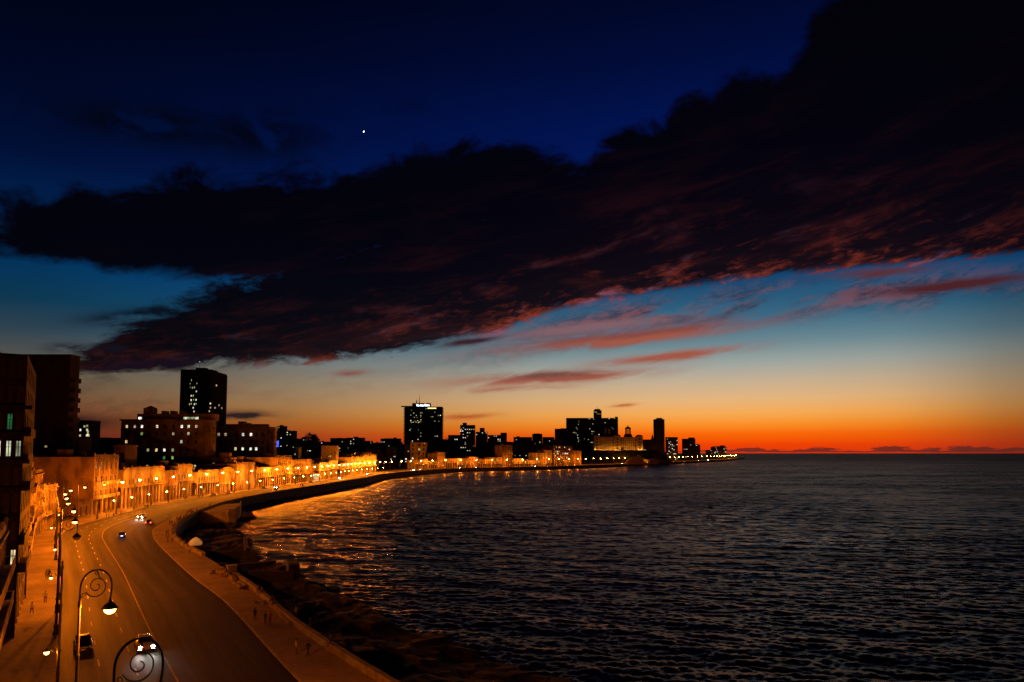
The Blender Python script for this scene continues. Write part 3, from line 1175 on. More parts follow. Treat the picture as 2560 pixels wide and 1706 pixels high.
# ================================================================== arcaded houses of the seafront
# local frame of a house: x along the street (away from the camera), y inland, z up; the facade is y = 0
WM = {}


def window_mesh(kind, w, h, lit=None):
    """door / window leaf set filling an opening w x h, front at y = 0, sill at z = 0"""
    key = (kind, round(w, 2), round(h, 2), lit)
    if key in WM:
        return WM[key]
    m = MB()
    f = 0.09
    m.box(0, 0, 0, f, 0.12, h)
    m.box(w - f, 0, 0, w, 0.12, h)
    m.box(f, 0, h - f, w - f, 0.12, h)
    m.box(w / 2 - 0.04, 0.0, 0, w / 2 + 0.04, 0.1, h - f)
    if kind == 'louvre':
        n = max(3, int(h / 0.34))
        for k in range(n):
            z = f + (h - 2 * f) * k / n
            for x0, x1 in ((f, w / 2 - 0.04), (w / 2 + 0.04, w - f)):
                m.add([(x0, 0.02, z), (x1, 0.02, z), (x1, 0.09, z + 0.8 * (h - 2 * f) / n), (x0, 0.09, z + 0.8 * (h - 2 * f) / n)], [(0, 1, 2, 3)])
    else:
        m.box(f, 0.02, h * 0.62, w - f, 0.09, h * 0.62 + 0.07)
        m.box(f, 0.02, 0.0, w - f, 0.09, 0.3)
    m.quad((f, 0.1, 0), (w - f, 0.1, 0), (w - f, 0.1, h - f), (f, 0.1, h - f), 1)
    me = m.mesh('window')
    me.materials.append(M['shutter_blue' if int(w * 10) % 2 else 'shutter'])
    me.materials.append(M[lit] if lit else M['dark_room'])
    WM[key] = me
    return me


def holed(mb, x0, x1, z0, z1, holes, y=0.0, dep=0.3, mi=0):
    xs = sorted({x0, x1} | {h[0] for h in holes} | {h[1] for h in holes})
    zs = sorted({z0, z1} | {h[2] for h in holes} | {h[3] for h in holes})
    for i in range(len(xs) - 1):
        for j in range(len(zs) - 1):
            cx, cz = (xs[i] + xs[i + 1]) / 2, (zs[j] + zs[j + 1]) / 2
            if any(h[0] < cx < h[1] and h[2] < cz < h[3] for h in holes):
                continue
            mb.quad((xs[i], y, zs[j]), (xs[i + 1], y, zs[j]), (xs[i + 1], y, zs[j + 1]), (xs[i], y, zs[j + 1]), mi)
    for a, b, c, d in holes:
        mb.quad((a, y, c), (a, y + dep, c), (a, y + dep, d), (a, y, d), mi)
        mb.quad((b, y, c), (b, y, d), (b, y + dep, d), (b, y + dep, c), mi)
        mb.quad((a, y, d), (a, y + dep, d), (b, y + dep, d), (b, y, d), mi)
        mb.quad((a, y, c), (b, y, c), (b, y + dep, c), (a, y + dep, c), mi)


CM = {}


def column_mesh(style, h, mat):
    key = (style, round(h, 2), mat)
    if key not in CM:
        m = MB()
        if style == 'square':
            m.box(-0.36, -0.36, 0, 0.36, 0.36, 0.55)
            m.box(-0.28, -0.28, 0.55, 0.28, 0.28, h - 0.35)
            m.box(-0.38, -0.38, h - 0.35, 0.38, 0.38, h)
        else:
            m.box(-0.36, -0.36, 0, 0.36, 0.36, 0.35)
            m.lathe([(0.32, 0.35), (0.27, 0.5), (0.27, h * 0.4), (0.22, h - 0.55), (0.30, h - 0.42), (0.22, h - 0.38), (0.36, h - 0.2)], 8)
            m.box(-0.38, -0.38, h - 0.2, 0.38, 0.38, h)
        me = m.mesh('column')
        me.materials.append(M[mat])
        CM[key] = me
    return CM[key]


BM = {}


def balcony(parent, x0, x1, z, out, solid, mat):
    key = (round(x1 - x0, 2), out, solid, mat)
    if key not in BM:
        L = x1 - x0
        m = MB().box(0, -out, -0.22, L, -0.003, 0)
        if solid:
            m.box(0, -out, 0, L, -out + 0.14, 0.95)
            m.box(0, -out + 0.14, 0, 0.14, -0.003, 0.95)
            m.box(L - 0.14, -out + 0.14, 0, L, -0.003, 0.95)
        else:
            m.box(0, -out, 0.9, L, -out + 0.1, 1.0)
            m.box(0, -out, 0.0, L, -out + 0.1, 0.08)
            n = max(3, int(L / 0.32))
            for k in range(n + 1):
                x = 0.04 + (L - 0.08) * k / n
                m.box(x - 0.035, -out + 0.02, 0.08, x + 0.035, -out + 0.08, 0.9)
            m.box(0, -out + 0.1, 0.9, 0.08, -0.003, 1.0)
            m.box(L - 0.08, -out + 0.1, 0.9, L, -0.003, 1.0)
        me = m.mesh('balcony')
        me.materials.append(M[mat])
        BM[key] = me
    return put('balcony', BM[key], None, parent, (x0, 0, z))


def house(p0, p1, h, floors, label, paint='cream', trim='white', depth=20.0, arcade=True, bays=None, style='square', balc='rail', seed=0,
          lit=(), blank=False, portal=4.4, parapet='wall', roof_bits=True, win_h=None, detail=True, group='arcaded houses of the seafront', zb=0.13):
    """p0, p1: ends of the facade on the ground; floors: number of storeys"""
    rnd = random.Random(seed * 77 + 5)
    d = (p1 - p0)
    L = d.length
    r = empty('seafront_house', (p0.x, p0.y, zb), math.atan2(d.y, d.x))
    tag(r, label, 'house', group)
    g = h / (floors + 0.25) * 1.25 if floors > 1 else h     # taller ground floor
    sh = (h - g) / max(floors - 1, 1)
    bays = bays or max(2, round(L / 3.6))
    bw = L / bays
    P, T = M['paint_' + paint], M['paint_' + trim]
    e = 0.04
    wall = MB()
    # upper mass
    holes, wins = [], []
    wh = win_h or min(2.7, sh * 0.66)
    ww = min(1.35, bw * 0.46)
    for f in range(1, floors):
        z0 = g + (f - 1) * sh
        for b in range(bays):
            if blank and (b * 7 + f * 3 + seed) % 4 != 1:
                continue
            cx = (b + 0.5) * bw
            holes.append((cx - ww / 2, cx + ww / 2, z0 + 0.12, z0 + 0.12 + wh))
            wins.append((cx - ww / 2, z0 + 0.12, f, b))
    zlow = g if arcade else 0.0
    if not arcade:
        for b in range(bays):
            if blank and (b + seed) % 3:
                continue
            cx = (b + 0.5) * bw
            holes.append((cx - ww / 2, cx + ww / 2, 0.1, 0.1 + min(3.0, g * 0.7)))
    holed(wall, e, L - e, zlow, h, holes)
    wall.quad((e, 0, zlow), (e, 0, h), (e, depth, h), (e, depth, zlow))
    wall.quad((L - e, 0, zlow), (L - e, depth, zlow), (L - e, depth, h), (L - e, 0, h))
    wall.quad((e, depth, 0), (e, depth, h), (L - e, depth, h), (L - e, depth, 0))
    wall.quad((e, 0, h), (L - e, 0, h), (L - e, depth, h), (e, depth, h), 1)
    if arcade:
        wall.quad((e, 0, g), (e, portal, g), (L - e, portal, g), (L - e, 0, g))
        for x in (e, L - e):
            wall.quad((x, portal, 0), (x, depth, 0), (x, depth, g), (x, portal, g))
    wall.build('wall', [P, M['roof']], r)
    if arcade:
        back, dh = MB(), []
        for b in range(bays):
            cx = (b + 0.5) * bw
            hh = min(3.2, g * 0.72)
            dh.append((cx - 0.62, cx + 0.62, 0.02, hh))
        holed(back, e, L - e, 0, g, dh, portal, 0.25)
        back.build('portal_wall', [M['paint_brown']], r)  # shade inside the arcade is put into this wall's darker paint
        for a, b2, c, d2 in dh:
            lk = 'win_orange' if rnd.random() < 0.06 else None
            put('door', window_mesh('panel', b2 - a, d2 - c, lk), None, r, (a, portal + 0.13, c))
        for b in range(bays + 1):
            x = min(max(b * bw, 0.42), L - 0.42)
            put('column', column_mesh(style, g - 0.5, 'paint_' + trim), None, r, (x, 0.40, 0))
        MB().box(e + 0.02, 0.012, g - 0.5, L - e - 0.02, 0.8, g - 0.012).build('beam', T, r)
    else:
        for hl in holes:
            if hl[2] < 0.5:
                put('door', window_mesh('panel', hl[1] - hl[0], hl[3] - hl[2]), None, r, (hl[0], 0.16, hl[2]))
    for x, z, f, b in wins:
        lk = None
        for q in lit:
            if q[0] == f and q[1] == b:
                lk = q[2]
        o = put('window', window_mesh('louvre' if not lk and rnd.random() < 0.7 else 'panel', ww, wh, lk), None, r, (x, 0.16, z))
        if detail:
            MB().box(-0.16, -0.16 - 0.1, wh + 0.02, ww + 0.16, -0.163, wh + 0.2).build('lintel', T, o)
    # balconies
    if balc:
        for f in range(1, floors):
            z = g + (f - 1) * sh
            if f == 1 or rnd.random() < 0.7:
                if rnd.random() < 0.55 or f == 1:
                    balcony(r, 0.3, L - 0.3, z, 1.1, balc == 'solid', 'paint_' + trim)
                else:
                    for b in range(bays):
                        if rnd.random() < 0.7:
                            balcony(r, b * bw + 0.35, (b + 1) * bw - 0.35, z, 0.9, balc == 'solid', 'paint_' + trim)
    # pilasters and cornices
    if detail:
        for b in range(bays + 1):
            x = min(max(b * bw, 0.3), L - 0.3)
            MB().box(x - 0.2, -0.12, g + 0.02, x + 0.2, -0.002, h - 0.3).build('pilaster', T, r)
    MB().box(e - 0.02, -0.38, h - 0.28, L - e + 0.02, -0.004, h + 0.02).build('cornice', T, r)
    if parapet == 'wall':
        pr = MB().box(e, -0.1, h + 0.022, L - e, 0.12, h + 0.8)
        for b in range(0, bays + 1, 2):
            x = min(max(b * bw, 0.4), L - 0.4)
            pr.box(x - 0.3, -0.14, h + 0.023, x + 0.3, 0.16, h + 1.05)
            pr.lathe([(0.22, h + 1.05), (0.28, h + 1.25), (0.12, h + 1.5)], 6, x, 0.0)
        pr.build('parapet', T, r)
    elif parapet == 'rail':
        pr = MB().box(e, -0.1, h + 0.9, L - e, 0.08, h + 1.02)
        n = int(L / 0.5)
        for k in range(n + 1):
            x = e + 0.1 + (L - 2 * e - 0.2) * k / n
            pr.box(x - 0.07, -0.07, h + 0.021, x + 0.07, 0.05, h + 0.9)
        pr.build('parapet', T, r)
    if roof_bits:
        hx = L * rnd.uniform(0.2, 0.5)
        MB().box(hx, depth * 0.4, h + 0.004, hx + 3.4, depth * 0.4 + 4, h + 2.6).build('roof_hut', P, r)
        tk = MB().lathe([(0.8, h + 0.5), (0.82, h + 1.7), (0.3, h + 1.95)], 10, hx + 5, depth * 0.3)
        for a, b in ((-.5, -.5), (.5, -.5), (.5, .5), (-.5, .5)):
            tk.box(hx + 5 + a - .05, depth * 0.3 + b - .05, h + 0.003, hx + 5 + a + .05, depth * 0.3 + b + .05, h + 0.5)
        tk.build('water_tank', M['tank'], r)
    return r


fl_path = Path(offset(LKs, -5.6))


def flp(Y):
    return fl_path.pos(fl_path.s_at_y(Y))


row = [
    # y0, y1, height, floors, label, options
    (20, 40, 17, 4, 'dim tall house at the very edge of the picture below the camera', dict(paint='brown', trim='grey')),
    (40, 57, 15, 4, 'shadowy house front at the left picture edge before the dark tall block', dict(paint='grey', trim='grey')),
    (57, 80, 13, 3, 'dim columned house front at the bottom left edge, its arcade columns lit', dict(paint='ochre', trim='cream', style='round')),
    (106, 121, 16.5, 4, 'narrow ochre house next beyond the dark tall apartment block, small boxy balconies',
     dict(paint='ochre', trim='cream', balc='solid')),
    (121, 137, 14, 3, 'cream house with iron balcony rails in the near left row', dict(paint='cream', trim='white', style='round')),
    (137, 155, 18.5, 4, 'tall rose house with stacked box balconies in the near left row', dict(paint='rose', trim='cream', balc='solid')),
    (155, 171, 12.5, 3, 'low bright house with square pillars in the near left row', dict(paint='white', trim='white')),
    (171, 189, 16.5, 4, 'ochre four-storey house near the bend with lit box balconies', dict(paint='ochre', trim='sand', balc='solid')),
    (189, 206, 12.0, 3, 'last low house of the near left row before the bend', dict(paint='sand', trim='cream')),
    (238, 262, 20.5, 4, 'tall brown house with large blank side wall and bright corner balcony at the bend',
     dict(paint='brown', trim='cream', balc='solid', bays=5, depth=26, lit=((3, 0, 'win_warm'), (3, 1, 'win_warm')))),
    (268, 312, 15.2, 2, 'long two-storey cream house with parapet vases behind the oncoming headlights',
     dict(paint='cream', trim='cream', bays=11, parapet='wall', style='square', lit=((1, 3, 'win_warm'),))),
    (312, 327, 13.0, 2, 'plain house with blank upper wall over a dark arcade', dict(paint='rose', trim='sand', blank=True, bays=4, balc=None)),
    (327, 343, 15.6, 2, 'house with upper colonnade and long balcony above square pillars', dict(paint='cream', trim='white', style='round', bays=5)),
    (350, 374, 12.0, 2, 'pale house with many slim columns between the colonnade house and arched house',
     dict(paint='white', trim='white', style='round', bays=8)),
    (397, 424, 15.6, 2, 'plain boxy house with a broad blank front wall', dict(paint='sand', trim='sand', blank=True, balc=None, bays=6, arcade=False)),
    (427, 457, 12.0, 2, 'two-storey house with dark recessed arcade after the blank boxy house', dict(paint='green', trim='cream', bays=8)),
    (457, 487, 19.0, 3, 'three-storey ochre house taller than its seafront neighbours', dict(paint='ochre', trim='cream', bays=8)),
    (488, 536, 16.2, 3, 'long brown three-storey house in the middle of the bay row', dict(paint='brown', trim='grey', bays=11)),
    (558, 590, 13.0, 2, 'bright house beside the white-lit shopfront in the bay', dict(paint='white', trim='white', bays=7)),
    (590, 624, 14.5, 2, 'cream house with paired lamps on its front, beyond the white-lit shop', dict(paint='cream', trim='cream', bays=8)),
    (640, 684, 11.5, 2, 'low dark house set before the bright pair of gabled houses', dict(paint='grey', trim='sand', bays=9)),
    (690, 735, 17.5, 3, 'brightly lit cream house, first of the pair at the bend of the bay', dict(paint='cream', trim='white', bays=8)),
    (735, 782, 19.5, 3, 'brightly lit tall house, second of the pair at the bend of the bay', dict(paint='white', trim='cream', bays=8)),
]
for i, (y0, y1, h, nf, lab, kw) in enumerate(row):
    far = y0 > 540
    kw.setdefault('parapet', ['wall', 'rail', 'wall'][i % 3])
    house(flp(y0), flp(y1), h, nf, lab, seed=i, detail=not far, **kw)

# arched pavilion house (one large lit arch over the street)
def arched_house(y0, y1, h, label):
    p0, p1 = flp(y0), flp(y1)
    d = p1 - p0
    L = d.length
    r = empty('arched_house', (p0.x, p0.y, 0.13), math.atan2(d.y, d.x))
    tag(r, label, 'house', 'arcaded houses of the seafront')
    g = 5.2
    m = MB()
    cx, ra, zc = L * 0.62, L * 0.27, g + 2.2
    N = 14
    arc = [(cx - ra * math.cos(math.pi * k / N), zc + ra * 0.75 * math.sin(math.pi * k / N)) for k in range(N + 1)]
    top = [(0.05 + (L - 0.1) * k / N, h - 1.0 + 1.6 * math.sin(math.pi * k / N)) for k in range(N + 1)]
    for k in range(N):
        m.quad((arc[k][0], 0, arc[k][1]), (arc[k + 1][0], 0, arc[k + 1][1]), (top[k + 1][0], 0, top[k + 1][1]), (top[k][0], 0, top[k][1]))
        m.quad((arc[k][0], 0, arc[k][1]), (arc[k][0], 1.4, arc[k][1]), (arc[k + 1][0], 1.4, arc[k + 1][1]), (arc[k + 1][0], 0, arc[k + 1][1]))
        m.quad((top[k][0], 0, top[k][1]), (top[k + 1][0], 0, top[k + 1][1]), (top[k + 1][0], 18, top[k + 1][1]), (top[k][0], 18, top[k][1]))
    m.add([(0.05, 0, g), (arc[0][0], 0, g), (arc[0][0], 0, arc[0][1]), top[0][:1] + (0,) + top[0][1:]], [(0, 1, 2, 3)])
    m.add([(arc[-1][0], 0, g), (L - 0.05, 0, g), top[-1][:1] + (0,) + top[-1][1:], (arc[-1][0], 0, arc[-1][1])], [(0, 1, 2, 3)])
    m.quad((0.05, 0, 0), (0.05, 0, h - 1), (0.05, 18, h - 1), (0.05, 18, 0))
    m.quad((L - 0.05, 0, 0), (L - 0.05, 0, h - 1), (L - 0.05, 18, h - 1), (L - 0.05, 18, 0))
    m.build('wall', M['paint_ochre'], r)
    MB().quad((0.05, 1.4, 0), (L - 0.05, 1.4, 0), (L - 0.05, 1.4, h - 1.2), (0.05, 1.4, h - 1.2)).build('portal_wall', M['paint_white'], r)
    MB().box(0.0, -0.5, g - 0.5, L, 1.38, g).build('balcony', M['paint_white'], r)
    for k in range(4):
        x = 0.5 + (L - 1.0) * k / 3
        put('column', column_mesh('square', g - 0.5, 'paint_white'), None, r, (x, 0.2, 0))
        put('door', window_mesh('panel', 1.3, 3.2), None, r, (min(x + 1.2, L - 1.6), 1.27, 0.02))
    MB().box(-0.02, -0.25, h - 1.05, L + 0.02, -0.003, h - 0.85).build('cornice', M['paint_white'], r)
    return r


arched_house(375.5, 395.5, 13.5, 'ochre house with one large glowing arch over its balcony')

# white-lit shop between two houses
p0 = flp(540)
d = flp(556) - p0
sh_r = empty('lit_shop', (p0.x, p0.y, 0.13), math.atan2(d.y, d.x))
tag(sh_r, 'small flat-roofed shop with cold white light pouring from its open front', 'shop')
m = MB().box(0, 5, 0, d.length, 14, 6.0).box(0, -0.4, 4.6, d.length, 5, 5.2)
m.box(0, 0, 0, 0.4, 5, 4.6).box(d.length - 0.4, 0, 0, d.length, 5, 4.6)
m.build('wall', M['paint_white'], sh_r)
for k in range(4):
    MB().box(1.0 + k * 3.6, 1.5, 4.35, 3.4 + k * 3.6, 1.9, 4.5).build('tube_light', M['tube_white'], sh_r)

# ------------------------------------------------------------------ tall apartment block rising over the near row, seen from its side
def tall_block():
    p0, p1 = flp(82), flp(104)
    d = p1 - p0
    L = d.length
    r = empty('apartment_block', (p0.x, p0.y, 0.13), math.atan2(d.y, d.x))
    tag(r, 'dark tall apartment block at the left edge with lit and green corner windows', 'apartment building')
    fh, nf, dep, g = 3.25, 10, 22.0, 4.6
    H = g + fh * (nf - 1)
    ov = -1.2                                   # upper floors jut over the pavement
    m = MB()
    holes, wins = [], []
    for f in range(1, nf):
        z = g + (f - 1) * fh
        for b, y in enumerate((-1.0, -0.05, 0.95, 1.9, 5.2, 8.2, 11.2)):
            holes.append((y, y + 0.62, z + 0.35, z + 2.55))
            wins.append((y, z + 0.35, f, b))
    # side wall facing the camera is x = 0; build it in (y, z) by holing a plane and turning it
    t = MB()
    holed(t, ov, dep, 0, H, holes, 0.0, 0.25)
    m.add([(v[1], v[0], v[2]) for v in t.v], t.f)
    t = MB()
    fh_holes = []
    for f in range(1, nf):
        z = g + (f - 1) * fh
        for b in range(6):
            x = 1.2 + b * (L - 2) / 6
            fh_holes.append((x, x + 1.6, z + 0.1, z + 2.5))
    holed(t, 0, L, g, H, fh_holes, ov, 0.25)
    m.add(t.v, t.f)
    m.quad((0, ov, H), (L, ov, H), (L, dep, H), (0, dep, H))
    m.quad((L, ov, 0), (L, dep, 0), (L, dep, H), (L, ov, H))
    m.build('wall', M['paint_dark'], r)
    for (a, b_, c, d_) in fh_holes:
        put('window', window_mesh('louvre', b_ - a, d_ - c), None, r, (a, ov + 0.14, c))
    special = {(6, 0): 'win_cool', (6, 1): 'win_cool', (6, 2): 'win_white', (7, 1): 'win_green', (5, 2): 'win_green', (2, 0): 'win_warm'}
    for y, z, f, b in wins:
        o = put('window', window_mesh('panel', 0.62, 2.2, special.get((f, b))), None, r, (0.14, y + 0.62, z), -math.pi / 2)
    for f in range(1, nf):
        z = g + (f - 1) * fh
        if f in (2, 3, 5, 6, 7):
            o_ = 0.55 + 0.15 * (f % 3)
            MB().box(-0.12, ov - o_, z - 0.22, L * 0.5, ov - 0.003, z).box(-0.12, ov - o_, z, 0.0, ov - 0.003, z + 0.9).box(0.0, ov - o_, z, L * 0.5, ov - o_ + 0.12, z + 0.9) \
                .build('balcony', M['paint_dark'], r)
        if f in (5, 6, 7, 8):
            MB().box(-0.8, -1.9, z - 0.25, -0.125, 3.4, z).box(-0.8, -1.9, z, -0.68, 3.4, z + 0.25).build('balcony', M['paint_dark'], r)
        MB().box(-0.10, 3.9 + (f % 2) * 0.4, z + 0.1, -0.004, 4.0 + (f % 2) * 0.4, z + fh).build('drainpipe', M['iron'], r)
        MB().box(-0.45, 4.4, z + 0.6, -0.004, 5.1, z + 1.1).build('air_conditioner', M['tank'], r)
    for k in range(7):
        put('column', column_mesh('square', g - 0.3, 'paint_cream'), None, r, (0.5 + k * (L - 1) / 6, -0.7, 0))
    MB().box(1, 3, H + 0.003, L - 1, dep, H + 2.6).box(3, 9, H + 2.603, L - 3, dep - 2, H + 5.0).build('penthouse', M['paint_dark'], r)
    a = MB().tube([(5, 11, H + 5.0), (5, 11, H + 10.5)], 0.07, 5).tube([(5, 9.6, H + 9.3), (5, 12.4, H + 9.3)], 0.04, 4)
    a.tube([(5, 10.1, H + 8.5), (5, 11.9, H + 8.5)], 0.04, 4)
    a.build('antenna', M['iron'], r)
    MB().tube([(4, 7, H + 2.6), (4, 7, H + 8)], 0.06, 5).build('antenna', M['iron'], r)


tall_block()


# ================================================================== city behind the seafront
LIT = ['win_warm', 'win_white', 'win_white', 'win_cool', 'win_yellow', 'win_warm']
LW = {}


def lit_pane(w, h, mat):
    key = (round(w, 1), round(h, 1), mat)
    if key not in LW:
        me = MB().box(0, -0.12, 0, key[0], 0.05, key[1]).mesh('window')
        me.materials.append(M[mat])
        LW[key] = me
    return LW[key]


def frame_at(px0, px1, Y, yaw=0.0):
    """ground frame of a far building: left end, width, rotation"""
    a, b = at(px0, 1133, Y), at(px1, 1133, Y)
    return a, b.x - a.x


def ridge_z(Y, x):
    return 0.13


def tower(name, px0, px1, ptop, Y, label, mat='far_dark', depth=None, lit=None, nlit=0, floor_h=3.4, bay=4.0, ribs=True, side='both', cat='building',
          extras=(), seed=1, group='buildings of the far skyline', winsize=(1.9, 1.6), serr=0.0, z0=0.0, litmats=None, slab=True):
    """a building facing the camera: body, floor slabs or ribs, roof pieces given as (px0, px1, ptop), lit windows as parts"""
    rnd = random.Random(seed * 31 + 3)
    a, w = frame_at(px0, px1, Y)
    H = at(px0, ptop, Y).z - z0
    depth = depth or min(max(w * 0.5, 10), 34)
    r = empty(name, (a.x, Y, z0))
    tag(r, label, cat, group)
    MB().box(0, 0, 0, w, depth, H).build('wall', M[mat], r)
    nf = max(2, int(H / floor_h))
    if ribs:
        m = MB()
        if slab:
            for k in range(1, nf):
                z = H * k / nf
                m.box(-0.25 if serr == 0 else -serr, -0.5, z - 0.25, w + (0.25 if serr == 0 else serr), -0.004, z + 0.12)
        else:
            nb = max(3, int(w / bay))
            for k in range(nb + 1):
                x = w * k / nb
                m.box(x - 0.3, -0.5, 0, x + 0.3, -0.004, H - 0.5)
        m.build('facade_ribs', M[mat], r)
    if serr:
        for sx in (-1, 1):
            m = MB()
            for k in range(2, nf):
                z = H * k / nf
                x0, x1 = (w + 0.004, w + serr) if sx > 0 else (-serr, -0.004)
                m.box(x0, 0.5, z - 0.3, x1, depth * 0.8, z + 0.9)
            m.build('balconies', M[mat], r)
    MB().box(-0.3, -0.55, H + 0.004, w + 0.3, depth, H + 0.9).build('parapet', M[mat], r)
    for e in extras:
        ea, ew = frame_at(e[0], e[1], Y)
        eH = at(e[0], e[2], Y).z - z0
        MB().box(ea.x - a.x, depth * 0.2, H + 0.905, ea.x - a.x + ew, depth * 0.7, eH).build('roof_block', M[mat], r)
    # lit windows
    cells = []
    nb = max(2, int(w / bay))
    if lit:
        for px, py, *q in lit:
            p = at(px, py, Y)
            cells.append((p.x - a.x, p.z - z0, q[0] if q else rnd.choice(LIT), q[1] if len(q) > 1 else 1.0))
    for k in range(nlit):
        x = w * (rnd.randrange(nb) + 0.5) / nb
        z = H * (rnd.randrange(1, nf) + 0.35) / nf
        if rnd.random() < 0.35 and k:
            x, z = min(max(cells[-1][0] + rnd.choice((-1, 1)) * w / nb, 1), w - 1), cells[-1][1]
        cells.append((x, z, rnd.choice(litmats or LIT), 1.0))
    seen = set()
    for x, z, mname, sc_ in cells:
        key = (round(x), round(z))
        if key in seen or not (0 < x < w) or z < 3 or z > H - 1:
            continue
        seen.add(key)
        ww, wh = winsize[0] * sc_, winsize[1] * sc_
        put('window', lit_pane(ww, wh, mname), None, r, (min(max(x - ww / 2, 0.1), w - ww - 0.1), -0.02, z))
    return r


def mast(parent, x, y, z, h, w=0.5, name='mast'):
    MB().tube([(x, y, z), (x, y, z + h * 0.6), (x, y, z + h)], [w, w * 0.6, w * 0.15], 5).build(name, M['iron'], parent)


# ---- apartment block with many windows behind the long cream house
def gridblock(name, px0, px1, ptop, pbot, Y, cols, rows, label, mat, depth, lit, corner_px=None, roof=(), win=(1.5, 2.1), side_cols=0, zb=0.13):
    a, w = frame_at(px0, px1, Y)
    H = at(px0, ptop, Y).z - zb
    r = empty(name, (a.x, Y, zb))
    tag(r, label, 'apartment building')
    ztop = [at(px0, q, Y).z - zb for q in rows]
    holes, wins = [], []
    for i, px in enumerate(cols):
        x = at(px, 1133, Y).x - a.x
        for j, z in enumerate(ztop):
            holes.append((x - win[0] / 2, x + win[0] / 2, z - win[1] / 2, z + win[1] / 2))
            wins.append((x - win[0] / 2, z - win[1] / 2, i, j))
    m = MB()
    holed(m, 0, w, 0, H, holes, 0, 0.35)
    m.quad((0, 0, 0), (0, 0, H), (0, depth, H), (0, depth, 0))
    m.quad((w, 0, 0), (w, depth, 0), (w, depth, H), (w, 0, H))
    m.quad((0, 0, H), (w, 0, H), (w, depth, H), (0, depth, H))
    m.build('wall', M[mat], r)
    for x, z, i, j in wins:
        mt = lit.get((i, j))
        put('window', window_mesh('panel', win[0], win[1], mt), None, r, (x, 0.2, z))
    MB().box(-0.7, -0.8, H - 0.5, w + 0.7, -0.004, H + 0.35).box(-0.7, -0.003, H + 0.004, w + 0.7, depth, H + 0.35).build('cornice', M[mat], r)
    z2 = ztop[0] - win[1] * 0.5 - 1.1
    MB().box(-0.25, -0.3, z2, w + 0.25, -0.005, z2 + 0.4).build('string_course', M[mat], r)
    # corner bay with loggias on the right
    if corner_px:
        b = at(corner_px, 1133, Y).x - a.x
        sh_ = (ztop[0] - ztop[-1]) / (len(ztop) - 1)
        prev = None
        for j, z in enumerate(ztop):
            zz = z - win[1] / 2 - 0.6
            n = 8
            ring = [(w + (b - w) * math.sin(math.pi / 2 * k / n), 1.5 + depth * 0.4 * (1 - math.cos(math.pi / 2 * k / n))) for k in range(n + 1)]
            poly = [(w + 0.02, depth * 0.5)] + [(w + 0.02, 0.3)] + ring
            MB().loft([[(x, y, q) for x, y in poly] for q in (zz - 0.15, zz + 0.95)]).build('balcony', M[mat], r)
        MB().box(w + 0.01, 2.2, 0, b - 0.8, depth * 0.6, H - 0.5).build('corner_wall', M[mat], r)
        for k in range(5):
            x = w + (b - w) * (k + 0.5) / 5.2
            MB().tube([(x, 1.2 + 0.5 * k, ztop[-1] - 3), (x, 1.2 + 0.5 * k, H - 0.6)], 0.18, 5).build('column', M[mat], r)
        MB().box(w + 0.005, 0.5, H - 0.49, b + 0.4, depth * 0.6, H + 0.1).build('corner_roof', M[mat], r)
    for k, e in enumerate(roof):
        ea, ew = frame_at(e[0], e[1], Y)
        eH = at(e[0], e[2], Y).z - zb
        y0_ = depth * (0.25 if k == 0 else 0.35)
        o = MB().box(ea.x - a.x, y0_, H + 0.355, ea.x - a.x + ew, y0_ + depth * 0.4, eH).build('roof_block' if k else 'roof_storey', M[mat], r)
        if len(e) > 3:
            MB().lathe([(ew * 0.75, eH + 0.002), (0.2, eH + 1.6)], 4, ea.x - a.x + ew / 2, y0_ + depth * 0.2).build('hip_roof', M[mat], o)
    return r


GA = {(0, 0): 'win_warm', (1, 0): 'win_white', (2, 0): 'win_white', (4, 0): 'win_warm', (7, 0): 'win_white', (8, 0): 'win_cool', (2, 1): 'win_yellow',
      (8, 1): 'win_cool', (0, 2): 'win_warm', (7, 2): 'win_cool', (3, 3): 'win_cool', (5, 3): 'win_white', (6, 3): 'win_cool', (4, 3): 'win_warm',
      (5, 4): 'win_green', (6, 4): 'win_yellow', (1, 4): 'win_warm', (5, 5): 'win_white', (9, 5): 'win_cool', (3, 5): 'win_warm', (9, 0): 'win_warm', (6, 1): 'win_warm'}
block_a = gridblock('apartment_block', 300, 506, 1050, 1175, 418, [314, 334, 352, 369, 390, 410, 431, 452, 469, 488], [1067, 1085, 1105, 1126, 1145, 1167],
          'wide brown six-storey apartment block with scattered lit windows behind the cream houses', 'paint_block', 15, GA, 526,
          [(331, 528, 1034), (343, 366, 1019, 1), (389, 397, 1026), (411, 419, 1026), (434, 442, 1026)])
# lit rooms of the set-back roof storey
for px, w_, mn in ((342, 2.0, 'win_white'), (458, 3.0, 'win_cool'), (474, 7.0, 'win_cool'), (485, 2.0, 'win_cool')):
    p = at(px, 1048, 418)
    a0 = block_a.location
    put('window', lit_pane(w_, 2.6, mn), None, block_a, (p.x - a0.x - w_ / 2, 15 * 0.25 - 0.02, p.z - a0.z - 1.2))
GB = {(1, 0): 'win_warm', (2, 0): 'win_warm', (4, 0): 'win_white', (5, 0): 'win_white', (3, 2): 'win_warm', (4, 2): 'win_cool', (5, 2): 'win_cool', (6, 2): 'win_white', (0, 0): 'win_green'}
gridblock('apartment_block', 530, 667, 1068, 1170, 520, [532, 545, 562, 588, 606, 626, 640, 656], [1087, 1106, 1123, 1143],
          'ochre corner apartment block with rounded corner balconies, right of the wide brown block', 'paint_block2', 14, GB, 684,
          [(558, 661, 1060), (587, 602, 1053), (608, 614, 1057)], (1.9, 2.6))

